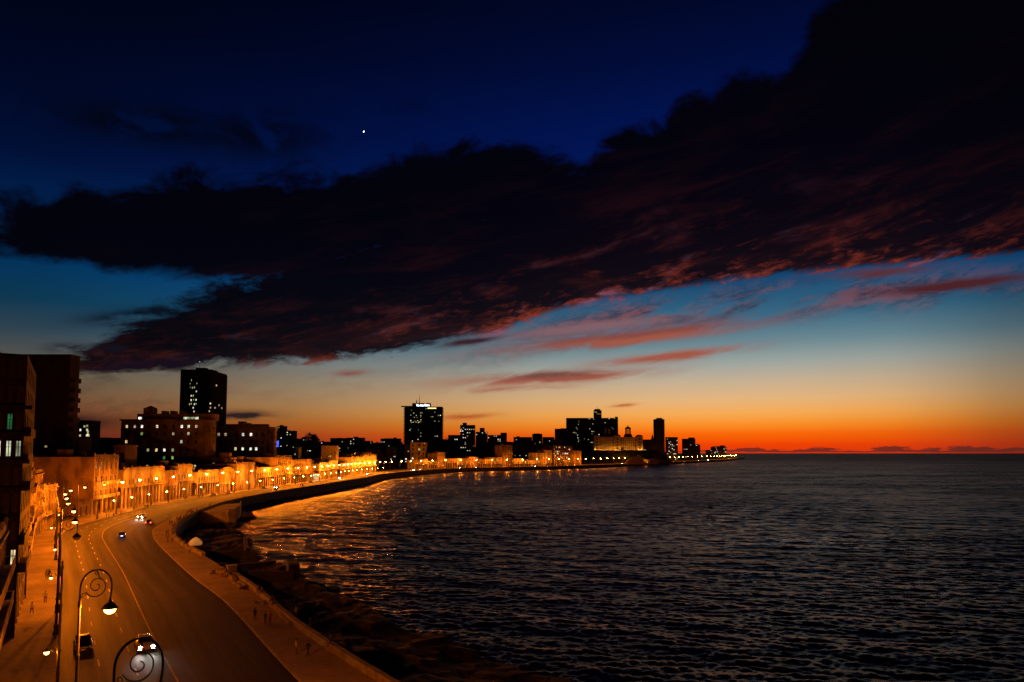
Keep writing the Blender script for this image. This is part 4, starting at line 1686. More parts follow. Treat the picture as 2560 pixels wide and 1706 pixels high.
# ---- dark hospital-like tower behind
tw = tower('office_tower', 446, 523, 926, 800, 'very tall black slab tower standing behind the wide brown apartment block', 'far_dark', 16,
           lit=[(478, 953, 'win_yellow'), (492, 961, 'win_cool'), (476, 971), (481, 972, 'win_yellow'), (486, 971, 'win_yellow'), (491, 981, 'win_cool'), (478, 992),
                (483, 992), (476, 1002), (478, 1003), (484, 1002, 'win_yellow'), (490, 1002, 'win_white'), (474, 1013), (478, 1012, 'win_yellow'), (486, 1013), (490, 1012, 'win_yellow'),
                (483, 1022), (485, 1031), (476, 962)], winsize=(1.0, 1.9), floor_h=4.2, slab=False, bay=6.0, cat='tower', group=None)
# its right flank turned away from the camera
a_, w_ = frame_at(446, 523, 800)
Ht = at(446, 926, 800).z
dx = at(560, 1133, 812).x - a_.x
tw_side = MB().loft([[(w_ + 0.02, 0.1, z), (dx, 12, z - (0.0 if z == 0 else 3.5)), (dx - 6, 30, z - (0 if z == 0 else 3.5)), (w_ - 4, 30, z)] for z in (0, Ht - 0.02)])
tw_side.build('side_wing', M['far_dark'], tw)
for px, py in ((529, 1012), (529, 1022), (537, 1022), (544, 1015), (540, 966), (549, 1022), (536, 1044), (527, 1031)):
    p = at(px, py, 804)
    f_ = (p.x - a_.x - w_) / (dx - w_)
    put('window', lit_pane(1.3, 1.8, 'win_warm'), None, tw, (p.x - a_.x, 12 * f_ - 0.25, p.z), 0.5)
MB().box(w_ * 0.42, 4, Ht + 0.91, w_ * 0.75, 12, Ht + 3.4).build('roof_block', M['far_dark'], tw)
mast(tw, w_ * 0.5, 8, Ht + 3.4, 7.5, 0.25)
MB().ball((w_ * 0.5, 8, Ht + 11.0), 0.45, 8, 5).build('beacon', M['win_white'], tw)

# ---- left edge: dark tower with corner balconies, and low blocks round it
lt = tower('residential_tower', 40, 166, 892, 275, 'black apartment tower with balconies stepping down its right edge, at the left', 'paint_dark', 6,
           lit=[(115, 1119, 'win_warm', 0.5)], ribs=False, floor_h=4.0, cat='tower', group=None)
la, lw = frame_at(40, 166, 275)
LH = at(40, 892, 275).z
for k in range(9):
    z = LH - 10.5 - 4.0 * k
    MB().box(lw + 0.004, 1.0, z, lw + 1.6, 5.0, z + 0.25).box(lw + 1.45, 1.0, z + 0.25, lw + 1.6, 5.0, z + 1.9).box(lw + 0.004, 1.0, z + 0.25, lw + 1.45, 1.15, z + 1.9) \
        .build('balcony', M['paint_dark'], lt)
for k in range(11):
    for x in (11.4, 13.6, 16.6, 18.6):
        put('window', window_mesh('panel', 1.3, 1.7), None, lt, (x - 3.0, -0.11, LH - 9.0 - 4.0 * k))
LOWS = [
    (190, 224, 1055, 420, 'small dark block with a lit edge between the black tower and the brown block', 'far_dark', 8, [(218, 1068), (220, 1082), (219, 1090), (211, 1069), (190, 1090)], ()),
    (222, 305, 1098, 520, 'low black roofline between the black tower and the wide brown block', 'far_dark', 0, [], ((240, 262, 1094),)),
    (140, 192, 1102, 300, 'dim windowless block at the foot of the black left tower', 'paint_dark', 0, [], ()),
    (285, 312, 1118, 300, 'dim stepped house rising behind the blank brown house', 'paint_ochre', 0, [(290, 1146, 'win_warm')], ((290, 306, 1110),)),
    (528, 575, 1148, 420, 'plain ochre rear building above the slim-columned house', 'paint_ochre', 0, [(534, 1164)], ((545, 568, 1132),)),
    (575, 594, 1145, 440, 'narrow rear house above the arched house', 'paint_rose', 0, [(577, 1164, 'win_warm')], ()),
    (600, 655, 1150, 470, 'long dark-roofed rear building above the blank boxy house', 'paint_grey', 0, [], ()),
    (655, 690, 1147, 520, 'ochre rear house left of the three-storey ochre house', 'paint_sand', 0, [], ()),
    (742, 800, 1148, 600, 'dark rear block above the brown three-storey house, with a lit stair', 'paint_grey', 0, [(735, 1146, 'win_cool', 1.6)], ()),
    (735, 746, 1121, 640, 'small pale cube house lit cold white above the brown house', 'paint_green', 2, [], ()),
    (803, 840, 1117, 660, 'square pale rear tower house above the bright bay houses', 'paint_sand', 0, [(826, 1143, 'win_warm')], ()),
    (855, 885, 1135, 800, 'dim brown rear block left of the bright pair of houses', 'paint_grey', 2, [], ()),
    (905, 924, 1133, 860, 'plain rear cube above the bright pair of houses', 'paint_sand', 0, [], ()),
]
for i, (p0, p1, pt, Y, lab, mt, nl, lt_, ex) in enumerate(LOWS):
    tower('city_block', p0, p1, pt, Y, lab, mt, None, lt_, nl, seed=40 + i, extras=ex, winsize=(1.0, 1.3), group='buildings behind the seafront row', ribs=False)

# ---- mid skyline, left part
SKY1 = [
    (676, 692, 1080, 900, 'narrow dark block just right of the ochre corner block', 3, ()),
    (692, 712, 1067, 1150, 'tall thin dark block, left of a twin, on the left skyline', 6, ((697, 704, 1063),)),
    (713, 737, 1079, 1120, 'dark twin block with many tiny lit windows on the left skyline', 12, ((716, 722, 1076), (728, 735, 1077))),
    (738, 768, 1098, 1250, 'low dark block with small roof hut, left skyline', 8, ((752, 763, 1093),)),
    (795, 824, 1106, 1300, 'low dark roof left of the long flat block', 6, ()),
    (825, 865, 1097, 1100, 'long flat dark block, left half, on the skyline', 10, ((840, 853, 1095),)),
    (866, 908, 1096, 1120, 'long flat dark block, right half, with roof hut and bright blue lamp', 16, ((882, 892, 1092),)),
    (910, 950, 1110, 1300, 'very low dark roofs between the flat block and the small tower-topped block', 8, ()),
    (951, 999, 1098, 1250, 'dark block with a bright window band, left of the sign-topped hotel', 10, ((960, 990, 1096), (983, 988, 1094))),
    (1000, 1012, 1112, 1500, 'narrow dark block at the left foot of the sign-topped hotel', 4, ()),
]
for i, (p0, p1, pt, Y, lab, nl, ex) in enumerate(SKY1):
    tower('skyline_block', p0, p1, pt, Y, lab, 'far_dark', None, None, nl, seed=80 + i, extras=ex, winsize=(1.5, 1.3))
# blue floodlit sign board
bsg = empty('sign_board', tuple(at(690, 1110, 780)))
tag(bsg, 'small blue-lit board beside the ochre corner apartment block', 'sign')
MB().box(-3, 0, -3.5, 3, 0.3, 3.5).build('board', M['win_blue'], bsg)
MB().box(-0.2, 0.3, -30, 0.2, 0.7, 3.5).build('post', M['iron'], bsg)

# ---- sign-topped hotel
HB = [(1034, 1034), (1041, 1040), (1043, 1045), (1036, 1045), (1027, 1039), (1052, 1040), (1027, 1053), (1033, 1057), (1037, 1054), (1044, 1053), (1052, 1056), (1052, 1051), (1046, 1058),
      (1028, 1058), (1040, 1057), (1048, 1056), (1052, 1084), (1052, 1092), (1045, 1100), (1027, 1073), (1046, 1076), (1082, 1043), (1078, 1043), (1101, 1040), (1096, 1040), (1087, 1032),
      (1097, 1055), (1087, 1054), (1088, 1092), (1093, 1092), (1031, 1104), (1091, 1121), (1088, 1132), (1075, 1126), (1100, 1112), (1065, 1023)]
hl = tower('hotel_tower', 1010, 1104, 1018, 1750, 'massive dark hotel slab with glowing white roof sign and saw-tooth balcony edges', 'far_dark', 26, lit=HB, nlit=8, seed=5,
           winsize=(2.0, 1.9), serr=2.6, cat='hotel', group=None)
ha, hw = frame_at(1010, 1104, 1750)
HH = at(1010, 1018, 1750).z
x0, x1 = at(1040, 0, 1750).x - ha.x, at(1084, 0, 1750).x - ha.x
rz1 = at(1040, 1008, 1750).z
MB().box(x0, 4, HH + 0.905, x1, 16, rz1).build('roof_block', M['far_dark'], hl)
MB().box(at(1013, 0, 1750).x - ha.x, 6, HH + 0.906, x0 - 0.2, 18, HH + 3.4).build('roof_block', M['far_dark'], hl)
mast(hl, at(1057, 0, 1750).x - ha.x, 8, rz1, 23, 0.9)
mast(hl, at(1050, 0, 1750).x - ha.x, 8, rz1, 10, 1.6)


def text(name, body, mat, parent, loc, width, height, ext=0.2):
    cu = bpy.data.curves.new(name, 'FONT')
    cu.body = body
    cu.size = height * 1.35
    cu.extrude = ext
    cu.offset = 0.10
    cu.resolution_u = 2
    cu.materials.append(mat)
    tmp = bpy.data.objects.new(name, cu)
    C.objects.link(tmp)
    bpy.context.view_layer.update()
    me = bpy.data.meshes.new_from_object(tmp.evaluated_get(bpy.context.evaluated_depsgraph_get()))
    bpy.data.objects.remove(tmp)
    xs = [v.co.x for v in me.vertices]
    k = width / (max(xs) - min(xs))
    for v in me.vertices:
        v.co = Vector(((v.co.x - min(xs)) * k, -v.co.z, v.co.y))
    o = bpy.data.objects.new(name, me)
    C.objects.link(o)
    o.parent = parent
    o.location = loc
    return o


M['sign_white'] = glow('sign_white', (0.72, 0.82, 1.0), 6.0)
M['sign_gold'] = glow('sign_gold', (1.0, 0.72, 0.25), 3.0)
lx = at(1051, 0, 1750).x - ha.x
text('roof_sign', 'ha ana libre', M['sign_white'], hl, (lx, 3.4, HH + 2.5), 33.0, 5.6)
gx = at(1078, 0, 1750).x - ha.x
for k in range(9):
    put('window', lit_pane(1.9, 2.2, 'sign_gold'), None, hl, (gx + k * 2.45, -0.6, HH - 4.2))

# ---- floodlit-orange apartment house and the far shore row
fo = gridblock('apartment_block', 1026, 1063, 1107, 1160, 985, [1032, 1048, 1059], [1114, 1124, 1135, 1147],
          'orange-lit five-storey corner house with big dark windows, left of the low far row', 'paint_cream', 20,
          {(1, 1): 'win_warm', (0, 3): 'win_warm'}, None, (), (2.6, 3.4))
tower('city_block', 1012, 1024, 1113, 995, 'black building pressed against the orange-lit five-storey house', 'far_dark', 16, None, 3, seed=3, group=None)

sh_path = Path(offset(LKs, -8.0))
FAR = [  # length, height, floors, paint
    (26, 12.5, 2, 'cream', 'low orange house with rail parapet right after the five-storey house'), (22, 11, 2, 'sand', 'low two-storey house second along the far row'),
    (18, 22, 4, 'brown', 'taller dim house third along the far row'), (26, 14, 2, 'ochre', 'orange gabled house fourth along the far row'),
    (24, 13, 3, 'cream', 'three-storey cream house fifth along the far row'), (20, 16, 3, 'rose', 'rose house sixth along the far row'),
    (28, 11, 2, 'ochre', 'long low ochre house seventh along the far row'), (24, 15, 3, 'sand', 'sand-coloured house eighth along the far row'),
    (22, 34, 8, 'brown', 'tall brown block rising above the far row'), (26, 13, 3, 'cream', 'bright cream house right of the tall brown block'),
    (30, 9, 2, 'white', 'low white pavilion on the far row'), (24, 22, 5, 'sand', 'five-storey sand block on the far row'),
    (22, 26, 6, 'cream', 'six-storey cream block near the arches'),
]
s = sh_path.s_at_y(925)
for i, (L, h, nf, pt, lab) in enumerate(FAR):
    house(sh_path.pos(s), sh_path.pos(s + L - 1.0), h, nf, lab, paint=pt, trim='cream', depth=18, arcade=(i % 3 != 2), seed=100 + i, detail=False, balc=None, bays=max(3, int(L / 4.5)),
          roof_bits=i % 2 == 0, parapet=['wall', None][i % 2], group='houses of the far shore row', lit=((1, 1, 'win_orange'), (2, 2, 'win_warm')) if i % 2 else ((1, 0, 'win_warm'),))
    s += L
# glazed corner block with a row of arches at street level
sA = s + 6
pA, pB = sh_path.pos(sA), sh_path.pos(sA + 62)
dA = pB - pA
ab = empty('arcade_block', (pA.x, pA.y, 0.13), math.atan2(dA.y, dA.x))
tag(ab, 'open-framed apartment block above a row of tall lit street arches on the far shore', 'building')
LA = dA.length
MB().box(0, 2, 0, LA, 20, 34).build('wall', M['far_wall'], ab)
for k in range(7):
    MB().box(0, -0.4, 12 + k * 3.6, LA, 1.99, 12.5 + k * 3.6).build('floor_slab', M['paint_ochre'], ab)
for k in range(10):
    MB().box(k * (LA - 1) / 9, -0.7, 0, k * (LA - 1) / 9 + 1.0, -0.41, 34).build('pillar', M['paint_ochre'], ab)
for k in range(8):
    x, w_ = LA * 0.30 + k * LA * 0.085, LA * 0.04
    pts = [(x - w_, -1.2, 0), (x - w_, -1.2, 6.5)] + [(x - w_ * math.cos(math.pi * q / 8), -1.2, 6.5 + w_ * math.sin(math.pi * q / 8) * 1.2) for q in range(1, 8)] + [(x + w_, -1.2, 6.5), (x + w_, -1.2, 0)]
    MB().tube(pts, 0.4, 4).build('arch', M['paint_cream'], ab)
rr = random.Random(4)
for k in range(26):
    put('window', lit_pane(2.2, 2.0, rr.choice(['win_orange', 'win_warm', 'win_white'])), None, ab, (rr.uniform(2, LA - 4), 1.9, 12.8 + 3.6 * rr.randrange(6)))
sB = sA + 70
house(sh_path.pos(sB), sh_path.pos(sB + 30), 26, 5, 'orange-lit plain house right of the street arches on the far shore', paint='ochre', trim='ochre', depth=16, blank=True, seed=222,
      detail=False, balc=None, arcade=False, roof_bits=False, parapet=None, bays=5, group='houses of the far shore row')

SKY2 = [
    # px0, px1, top, Y, mat, nlit, extras, label
    (1120, 1150, 1089, 1400, 'far_wall', 3, (), 'pale grey block left of the speckled high-rise'),
    (1150, 1187, 1064, 1450, 'far_dark', 40, ((1156, 1166, 1057),), 'black high-rise speckled with many lit windows, with a roof hut'),
    (1189, 1218, 1081, 1500, 'far_dark', 5, ((1199, 1211, 1070),), 'dark block with a square stair tower right of the speckled high-rise'),
    (1219, 1267, 1089, 1480, 'far_dark', 10, ((1251, 1267, 1082),), 'broad dark block stepping up at its right end'),
    (1268, 1296, 1106, 1600, 'far_dark', 5, (), 'low dark block in the gap left of the broad mass'),
    (1284, 1330, 1094, 1550, 'far_dark', 8, ((1291, 1299, 1091),), 'dark block with a small roof cube, centre of the far skyline'),
    (1331, 1356, 1086, 1650, 'far_dark', 6, ((1336, 1350, 1084),), 'dark block with lit windows under its top edge'),
    (1357, 1386, 1094, 1620, 'far_dark', 6, (), 'plain dark block left of the pale-edged block'),
    (1388, 1418, 1073, 1950, 'far_wall', 0, ((1402, 1416, 1071),), 'flat grey block against the left flank of the widest slab'),
    (1608, 1640, 1100, 1750, 'far_dark', 5, (), 'low dark block between the domed hotel and the slim tower'),
    (1667, 1695, 1094, 1850, 'far_dark', 26, ((1672, 1690, 1093),), 'dark block with rows of white windows right of the slim tower'),
    (1709, 1739, 1098, 2250, 'far_dark', 7, ((1724, 1738, 1094),), 'isolated dark block with a stepped roof on the point'),
    (1740, 1751, 1113, 2300, 'far_dark', 3, ((1742, 1747, 1110),), 'small dark block at the right foot of the stepped-roof block'),
    (1766, 1781, 1126, 2600, 'far_dark', 3, (), 'very low dark building before the last block on the point'),
    (1782, 1817, 1118, 2600, 'far_dark', 34, ((1786, 1800, 1116), (1803, 1814, 1114)), 'last low block on the point dotted with amber lights'),
]
for i, (p0, p1, pt, Y, mt, nl, ex, lab) in enumerate(SKY2):
    tower('skyline_block', p0, p1, pt, Y, lab, mt, None, None, nl, seed=140 + i, extras=ex, winsize=(1.9, 1.6), litmats=['win_warm', 'win_white', 'win_white'] if nl < 30 else ['win_white', 'win_warm'])

# widest slab with a central shaft
FO = [(1447, 1055), (1446, 1062), (1443, 1074), (1441, 1070), (1436, 1082), (1433, 1083), (1440, 1084), (1444, 1089), (1447, 1101), (1446, 1105), (1482, 1061), (1484, 1049), (1480, 1080), (1484, 1080),
      (1480, 1086), (1523, 1048), (1516, 1072), (1524, 1072), (1533, 1074), (1530, 1070), (1513, 1058), (1461, 1098), (1500, 1104), (1537, 1047), (1471, 1100)]
fc = tower('slab_tower', 1417, 1546, 1046, 2100, 'widest black slab on the skyline with a central shaft and mast', 'far_dark', 22, lit=FO, nlit=10, seed=9, winsize=(2.3, 1.9),
           cat='tower', group=None, extras=((1540, 1546, 1042),))
fa, fw = frame_at(1417, 1546, 2100)
FH = at(1417, 1046, 2100).z
sx0, sx1 = at(1477, 0, 2100).x - fa.x, at(1495, 0, 2100).x - fa.x
fz = at(1477, 1026, 2100).z
MB().box(sx0, 2, FH + 0.91, sx1, 18, fz).build('shaft', M['far_dark'], fc)
MB().box(sx0 + 2, 4, fz + 0.004, sx1 - 4, 14, fz + 4).build('roof_block', M['far_dark'], fc)
mast(fc, (sx0 + sx1) / 2, 8, fz + 4, 9, 0.7)
MB().box(sx0 + 1, 1.8, fz - 7, sx0 + 9, 1.99, fz - 4.5).build('sign', M['win_cool'], fc)
MB().box(sx0 + 8, 1.8, fz - 12, sx1 - 2, 1.99, fz - 11).build('sign', M['win_orange'], fc)
# slim tower
sl = tower('residential_tower', 1639, 1662, 1049, 1900, 'slim dark tower with ragged balcony edge standing alone right of the domed hotel', 'far_wall', 24, None, 0, seed=12, serr=1.8, cat='tower',
           group=None, extras=((1645, 1658, 1045),))
# church-like gable with spire
cb = empty('church', (at(1632, 1133, 1800).x, 1800, 0))
tag(cb, 'small dark church with pointed spire between the domed hotel and slim tower', 'church')
cz = at(1632, 1102, 1800).z
MB().box(-9, 0, 0, 12, 20, cz - 6).build('wall', M['far_dark'], cb)
MB().box(-4, -1, 0, 4, 7, cz).build('tower', M['far_dark'], cb)
MB().lathe([(5.0, cz), (3.0, cz + 6), (0.2, at(1632, 1085, 1800).z)], 6, 0, 3).build('spire', M['far_dark'], cb)

# ---- domed grand hotel on its bluff
NY = 1600
bluff = empty('bluff', (at(1550, 1133, NY).x, NY, 0))
tag(bluff, 'dark bluff under the floodlit domed hotel', kind='structure')
bz = at(1550, 1126, NY).z
bx0, bx1 = at(1475, 0, NY).x - bluff.location.x, at(1625, 0, NY).x - bluff.location.x
MB().loft([[(bx0 - 25, -60, 0), (bx1 + 25, -60, 0), (bx1 + 25, 80, 0), (bx0 - 25, 80, 0)], [(bx0 - 6, -22, bz * 0.8), (bx1 + 6, -22, bz * 0.8), (bx1 + 6, 70, bz), (bx0 - 6, 70, bz)],
           [(bx0, -6, bz), (bx1, -6, bz), (bx1, 60, bz), (bx0, 60, bz)]]).build('bank', M['land'], bluff)
na = at(1486, 1133, NY)
nh = empty('grand_hotel', (na.x, NY, bz))
tag(nh, 'floodlit cream grand hotel with two domed belvederes on the bluff', 'hotel')
NX = lambda px: at(px, 1133, NY).x - na.x
NZ = lambda py: at(1550, py, NY).z - bz
ztop = NZ(1093)
wl = MB()
spans = [(1500, 1535, 0.0), (1552, 1591, 2.0)]
wc = []
for (q0, q1, dy) in spans:
    t = MB()
    holes = []
    nx = int((NX(q1) - NX(q0)) / 4.2)
    for i in range(nx):
        for j in range(7):
            x = NX(q0) + (i + 0.5) * (NX(q1) - NX(q0)) / nx
            z = 2.5 + j * (ztop - 4) / 7
            holes.append((x - 0.8, x + 0.8, z, z + 2.2))
            wc.append((x - 0.8, dy + 0.4, z))
    holed(wl, NX(q0), NX(q1), 0, ztop, holes, dy, 0.4)
    wl.quad((NX(q0), dy, ztop), (NX(q1), dy, ztop), (NX(q1), dy + 18, ztop), (NX(q0), dy + 18, ztop))
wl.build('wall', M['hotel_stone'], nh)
wme = MB().box(0, 0, 0, 1.6, 0.1, 2.2).mesh('window')
wme.materials.append(M['dark_room'])
for c_ in wc:
    put('window', wme, None, nh, c_)
for q0, q1, pt in ((1485, 1499, 1091), (1535.3, 1551.7, 1091), (1591.3, 1607, 1092)):
    m = MB()
    hz = NZ(pt) + 1.5
    hs = [(NX((q0 + q1) / 2) - 2.2, NX((q0 + q1) / 2) + 2.2, 3 + j * (hz - 6) / 4, 3 + j * (hz - 6) / 4 + 3.6) for j in range(4)]
    holed(m, NX(q0), NX(q1), 0, hz, hs, -3.0, 0.8)
    m.quad((NX(q0), -3, 0), (NX(q0), -3, hz), (NX(q0), 12, hz), (NX(q0), 12, 0)).quad((NX(q1), -3, 0), (NX(q1), 12, 0), (NX(q1), 12, hz), (NX(q1), -3, hz))
    m.quad((NX(q0), -3, hz), (NX(q1), -3, hz), (NX(q1), 12, hz), (NX(q0), 12, hz))
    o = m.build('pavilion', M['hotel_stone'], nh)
    for a_, b_, c_, d_ in hs:
        MB().box(a_, -2.25, c_, b_, -2.15, d_).build('window', M['dark_room'], o)
    MB().loft([[(NX(q0) - 0.5, -3.5, hz + 0.004), (NX(q1) + 0.5, -3.5, hz + 0.004), (NX(q1) + 0.5, 12, hz + 0.004), (NX(q0) - 0.5, 12, hz + 0.004)],
               [(NX(q0) + 4, 2, hz + 3), (NX(q1) - 4, 2, hz + 3), (NX(q1) - 4, 8, hz + 3), (NX(q0) + 4, 8, hz + 3)]]).build('hip_roof', M['far_dark'], o)
for px, litc in ((1520, True), (1572.5, False)):
    cx = NX(px)
    b = MB().loft([[(cx - 10, 4, ztop + 0.01), (cx + 10, 4, ztop + 0.01), (cx + 10, 18, ztop + 0.01), (cx - 10, 18, ztop + 0.01)],
                   [(cx - 7, 6, NZ(1085)), (cx + 7, 6, NZ(1085)), (cx + 7, 16, NZ(1085)), (cx - 7, 16, NZ(1085))]])
    dm = empty('belvedere', (0, 0, 0), 0, nh)
    b.build('base', M['far_dark'], dm)
    for sx in (-1, 1):
        for sy in (6, 13):
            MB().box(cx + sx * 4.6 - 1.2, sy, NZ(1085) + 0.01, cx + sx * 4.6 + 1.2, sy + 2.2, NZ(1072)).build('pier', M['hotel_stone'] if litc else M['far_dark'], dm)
    MB().box(cx - 1.3, 10, NZ(1085) + 0.01, cx + 1.3, 12, NZ(1072)).build('pier', M['far_dark'], dm)
    MB().lathe([(7.6, NZ(1072) + 0.01), (7.0, NZ(1070)), (3.0, NZ(1067)), (0.8, NZ(1066)), (0.3, NZ(1062))], 8, cx, 11).build('dome', M['far_dark'], dm)
# floodlights at the foot of the hotel (the photo shows their pools of light)
M['flood'] = glow('flood', (1.0, 0.42, 0.06), 430.0)
for i, px in enumerate((1488, 1502, 1512, 1524, 1533, 1540, 1547, 1556, 1565, 1576, 1584, 1596, 1604)):
    fl = empty('floodlight', (na.x + NX(px), NY - 8, bz + 0.3))
    tag(fl, 'garden floodlight at the foot of the domed hotel, %s from the left' % ordinal(i), 'floodlight', 'hotel floodlights')
    MB().box(-0.5, -0.2, 0, 0.5, 0.25, 0.9).build('housing', M['iron'], fl)
    MB().box(-0.45, 0.254, 0.1, 0.45, 0.30, 0.85).build('lens', M['flood'], fl)

# ---- trees: trunk, limbs and crowns of leaf clumps
TR = {}


def tree(p, h, rad, label, seed):
    rnd = random.Random(seed)
    r = empty('tree', p)
    tag(r, label, 'tree', 'trees below the domed hotel' if p[1] > 1000 else None)
    m = MB()
    m.tube([(0, 0, -1), (0.1, 0, h * 0.25), (0.25, 0.1, h * 0.45)], [rad * 0.1, rad * 0.075, rad * 0.05], 7)
    for k in range(6):
        a = k * 1.05 + rnd.uniform(0, 0.5)
        m.tube([(0.2, 0, h * (0.3 + 0.03 * k)), (math.cos(a) * rad * 0.4, math.sin(a) * rad * 0.4, h * 0.6), (math.cos(a) * rad * 0.7, math.sin(a) * rad * 0.7, h * 0.78)],
               [rad * 0.04, rad * 0.025, rad * 0.01], 5)
    m.build('trunk', M['bark'], r)
    c = MB()
    clumps = []
    for k in range(30):
        a, q = rnd.uniform(0, 6.28), math.sqrt(rnd.uniform(0, 1))
        clumps.append((math.cos(a) * q * rad * 0.8, math.sin(a) * q * rad * 0.8, h * (0.34 + 0.58 * rnd.random() * (1.1 - q * 0.6)), rad * rnd.uniform(0.22, 0.4)))
    for cx, cy, cz_, cr in clumps:
        for k in range(60):
            v = Vector((rnd.gauss(0, 1), rnd.gauss(0, 1), rnd.gauss(0, 0.7))).normalized() * cr * rnd.uniform(0.5, 1.05)
            s_ = cr * rnd.uniform(0.14, 0.3)
            u = Vector((rnd.gauss(0, 1), rnd.gauss(0, 1), rnd.gauss(0, 1))).normalized()
            w = u.cross(v).normalized()
            b = Vector((cx, cy, cz_)) + v
            c.add([b - u * s_, b + w * s_ * 0.6, b + u * s_, b - w * s_ * 0.6], [(0, 1, 2, 3)])
    c.build('crown', M['leaf'], r)
    return r


TREES = [(1512, 1150, 1430, 17, 10, 'small dark tree left of the pale house under the domed hotel'), (1535, 1152, 1420, 24, 14, 'dark tree under the left half of the domed hotel'),
         (1556, 1152, 1440, 30, 17, 'largest dark round-headed tree under the domed hotel'), (1580, 1152, 1450, 26, 16, 'broad dark tree right of the largest round-headed one'),
         (1606, 1152, 1480, 22, 14, 'dark tree below the right pavilion of the domed hotel'), (1625, 1152, 1500, 19, 12, 'low dark tree nearest the slim tower'),
         (1655, 1156, 1450, 22, 9, 'tall narrow dark tree before the slim tower'), (1590, 1158, 1400, 12, 9, 'low spreading tree by the far road under the bluff'),
         (778, 1122, 1000, 22, 15, 'round dark tree on the left skyline between low blocks'), (1122, 1128, 1500, 26, 22, 'dark tree mound right of the sign-topped hotel')]
for i, (px, py, Y, h, rad, lab) in enumerate(TREES):
    g_ = at(px, py, Y)
    tree((g_.x, Y, min(g_.z, 3.0) if Y != 1000 and Y != 1500 or px > 1500 else g_.z), h, rad, lab, i + 3)
# rocky bank lit by the road below the hotel
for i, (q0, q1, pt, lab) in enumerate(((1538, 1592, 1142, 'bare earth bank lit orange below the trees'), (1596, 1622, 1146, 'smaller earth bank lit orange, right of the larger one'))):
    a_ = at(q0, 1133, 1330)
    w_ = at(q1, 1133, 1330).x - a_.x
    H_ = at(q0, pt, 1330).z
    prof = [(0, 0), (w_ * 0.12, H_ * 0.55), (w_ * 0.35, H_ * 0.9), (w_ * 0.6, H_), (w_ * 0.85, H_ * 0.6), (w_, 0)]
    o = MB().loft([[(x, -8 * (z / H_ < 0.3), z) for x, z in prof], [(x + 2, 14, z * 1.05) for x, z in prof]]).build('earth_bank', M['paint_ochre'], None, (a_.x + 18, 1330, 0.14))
    tag(o, lab, kind='structure')

# ---- small dark houses climbing the slope behind the row
hr = random.Random(17)
for rowi, (Y, q0, q1, t0, t1, step, nl) in enumerate(((1560, 640, 1400, 1099, 1112, 27, 3), (1340, 1070, 1400, 1112, 1124, 30, 4), (1010, 700, 985, 1114, 1136, 24, 4))):
    q = q0
    nh_ = 0
    while q < q1:
        w_ = hr.uniform(0.7, 1.4) * step
        pt = hr.uniform(t0, t1)
        ex = ((q + w_ * 0.3, q + w_ * 0.3 + hr.uniform(3, 7), pt - hr.uniform(1.5, 4)),) if hr.random() < 0.6 else ()
        tower('hillside_house', q, q + w_, pt, Y + hr.uniform(-40, 40), 'small black hillside house, %s from the left in the %s slope row' % (ordinal(nh_), ('highest', 'middle', 'lowest')[rowi]), 'far_dark', 14, None, hr.randrange(nl + 1), seed=int(q) + 900 * rowi,
              extras=ex, winsize=(1.2, 1.1), group='small dark hillside houses', ribs=False, cat='house')
        nh_ += 1
        q += w_ * hr.uniform(0.9, 1.25)


# ================================================================== cars
def super_ring(x, w, zb, zt, n=14, p=0.45):
    """rounded cross-section of half width w between heights zb and zt at station x"""
    zc, hh = (zb + zt) / 2, (zt - zb) / 2
    out = []
    for k in range(n):
        a = 2 * math.pi * k / n
        c, s_ = math.cos(a), math.sin(a)
        out.append((x, w * math.copysign(abs(c) ** p, c), zc + hh * math.copysign(abs(s_) ** p, s_)))
    return out


CARM = {}


def paint_mat(name, col, rough=0.25):
    m, t, p = mat_base(name)
    f = fbm(t, obj_co(t), 3.0, 3, 0.5)
    t.links.new(mix(t, f.smooth(0.4, 0.7) * 0.4, col, tuple(c * 0.7 for c in col)), p.inputs['Base Color'])
    p.inputs['Roughness'].default_value = rough
    p.inputs['Coat Weight'].default_value = 0.6
    return m


M['car_glass'] = paint_mat('car_glass', (0.01, 0.01, 0.012), 0.08)
M['tyre'] = surf('tyre', (0.015, 0.015, 0.015), (0.01, 0.01, 0.01), 0.9, 3.0, world=False)
M['chrome'] = surf('chrome', (0.55, 0.55, 0.55), (0.4, 0.4, 0.4), 0.2, 2.0, metal=1.0, world=False)
M['head_on'] = glow('head_on', (1.0, 0.93, 0.80), 220.0, False)
M['head_far'] = glow('head_far', (1.0, 0.93, 0.80), 300.0, False)
M['head_off'] = surf('head_off', (0.45, 0.45, 0.45), (0.35, 0.35, 0.35), 0.15, 2.0, world=False)
M['tail_on'] = glow('tail_on', (1.0, 0.06, 0.02), 30.0)
M['tail_off'] = surf('tail_off', (0.25, 0.01, 0.01), (0.2, 0.01, 0.01), 0.3, 2.0, world=False)
M['blue_on'] = glow('blue_on', (0.08, 0.15, 1.0), 26.0)
M['plate'] = surf('plate', (0.6, 0.58, 0.5), (0.5, 0.48, 0.4), 0.5, 2.0, world=False)

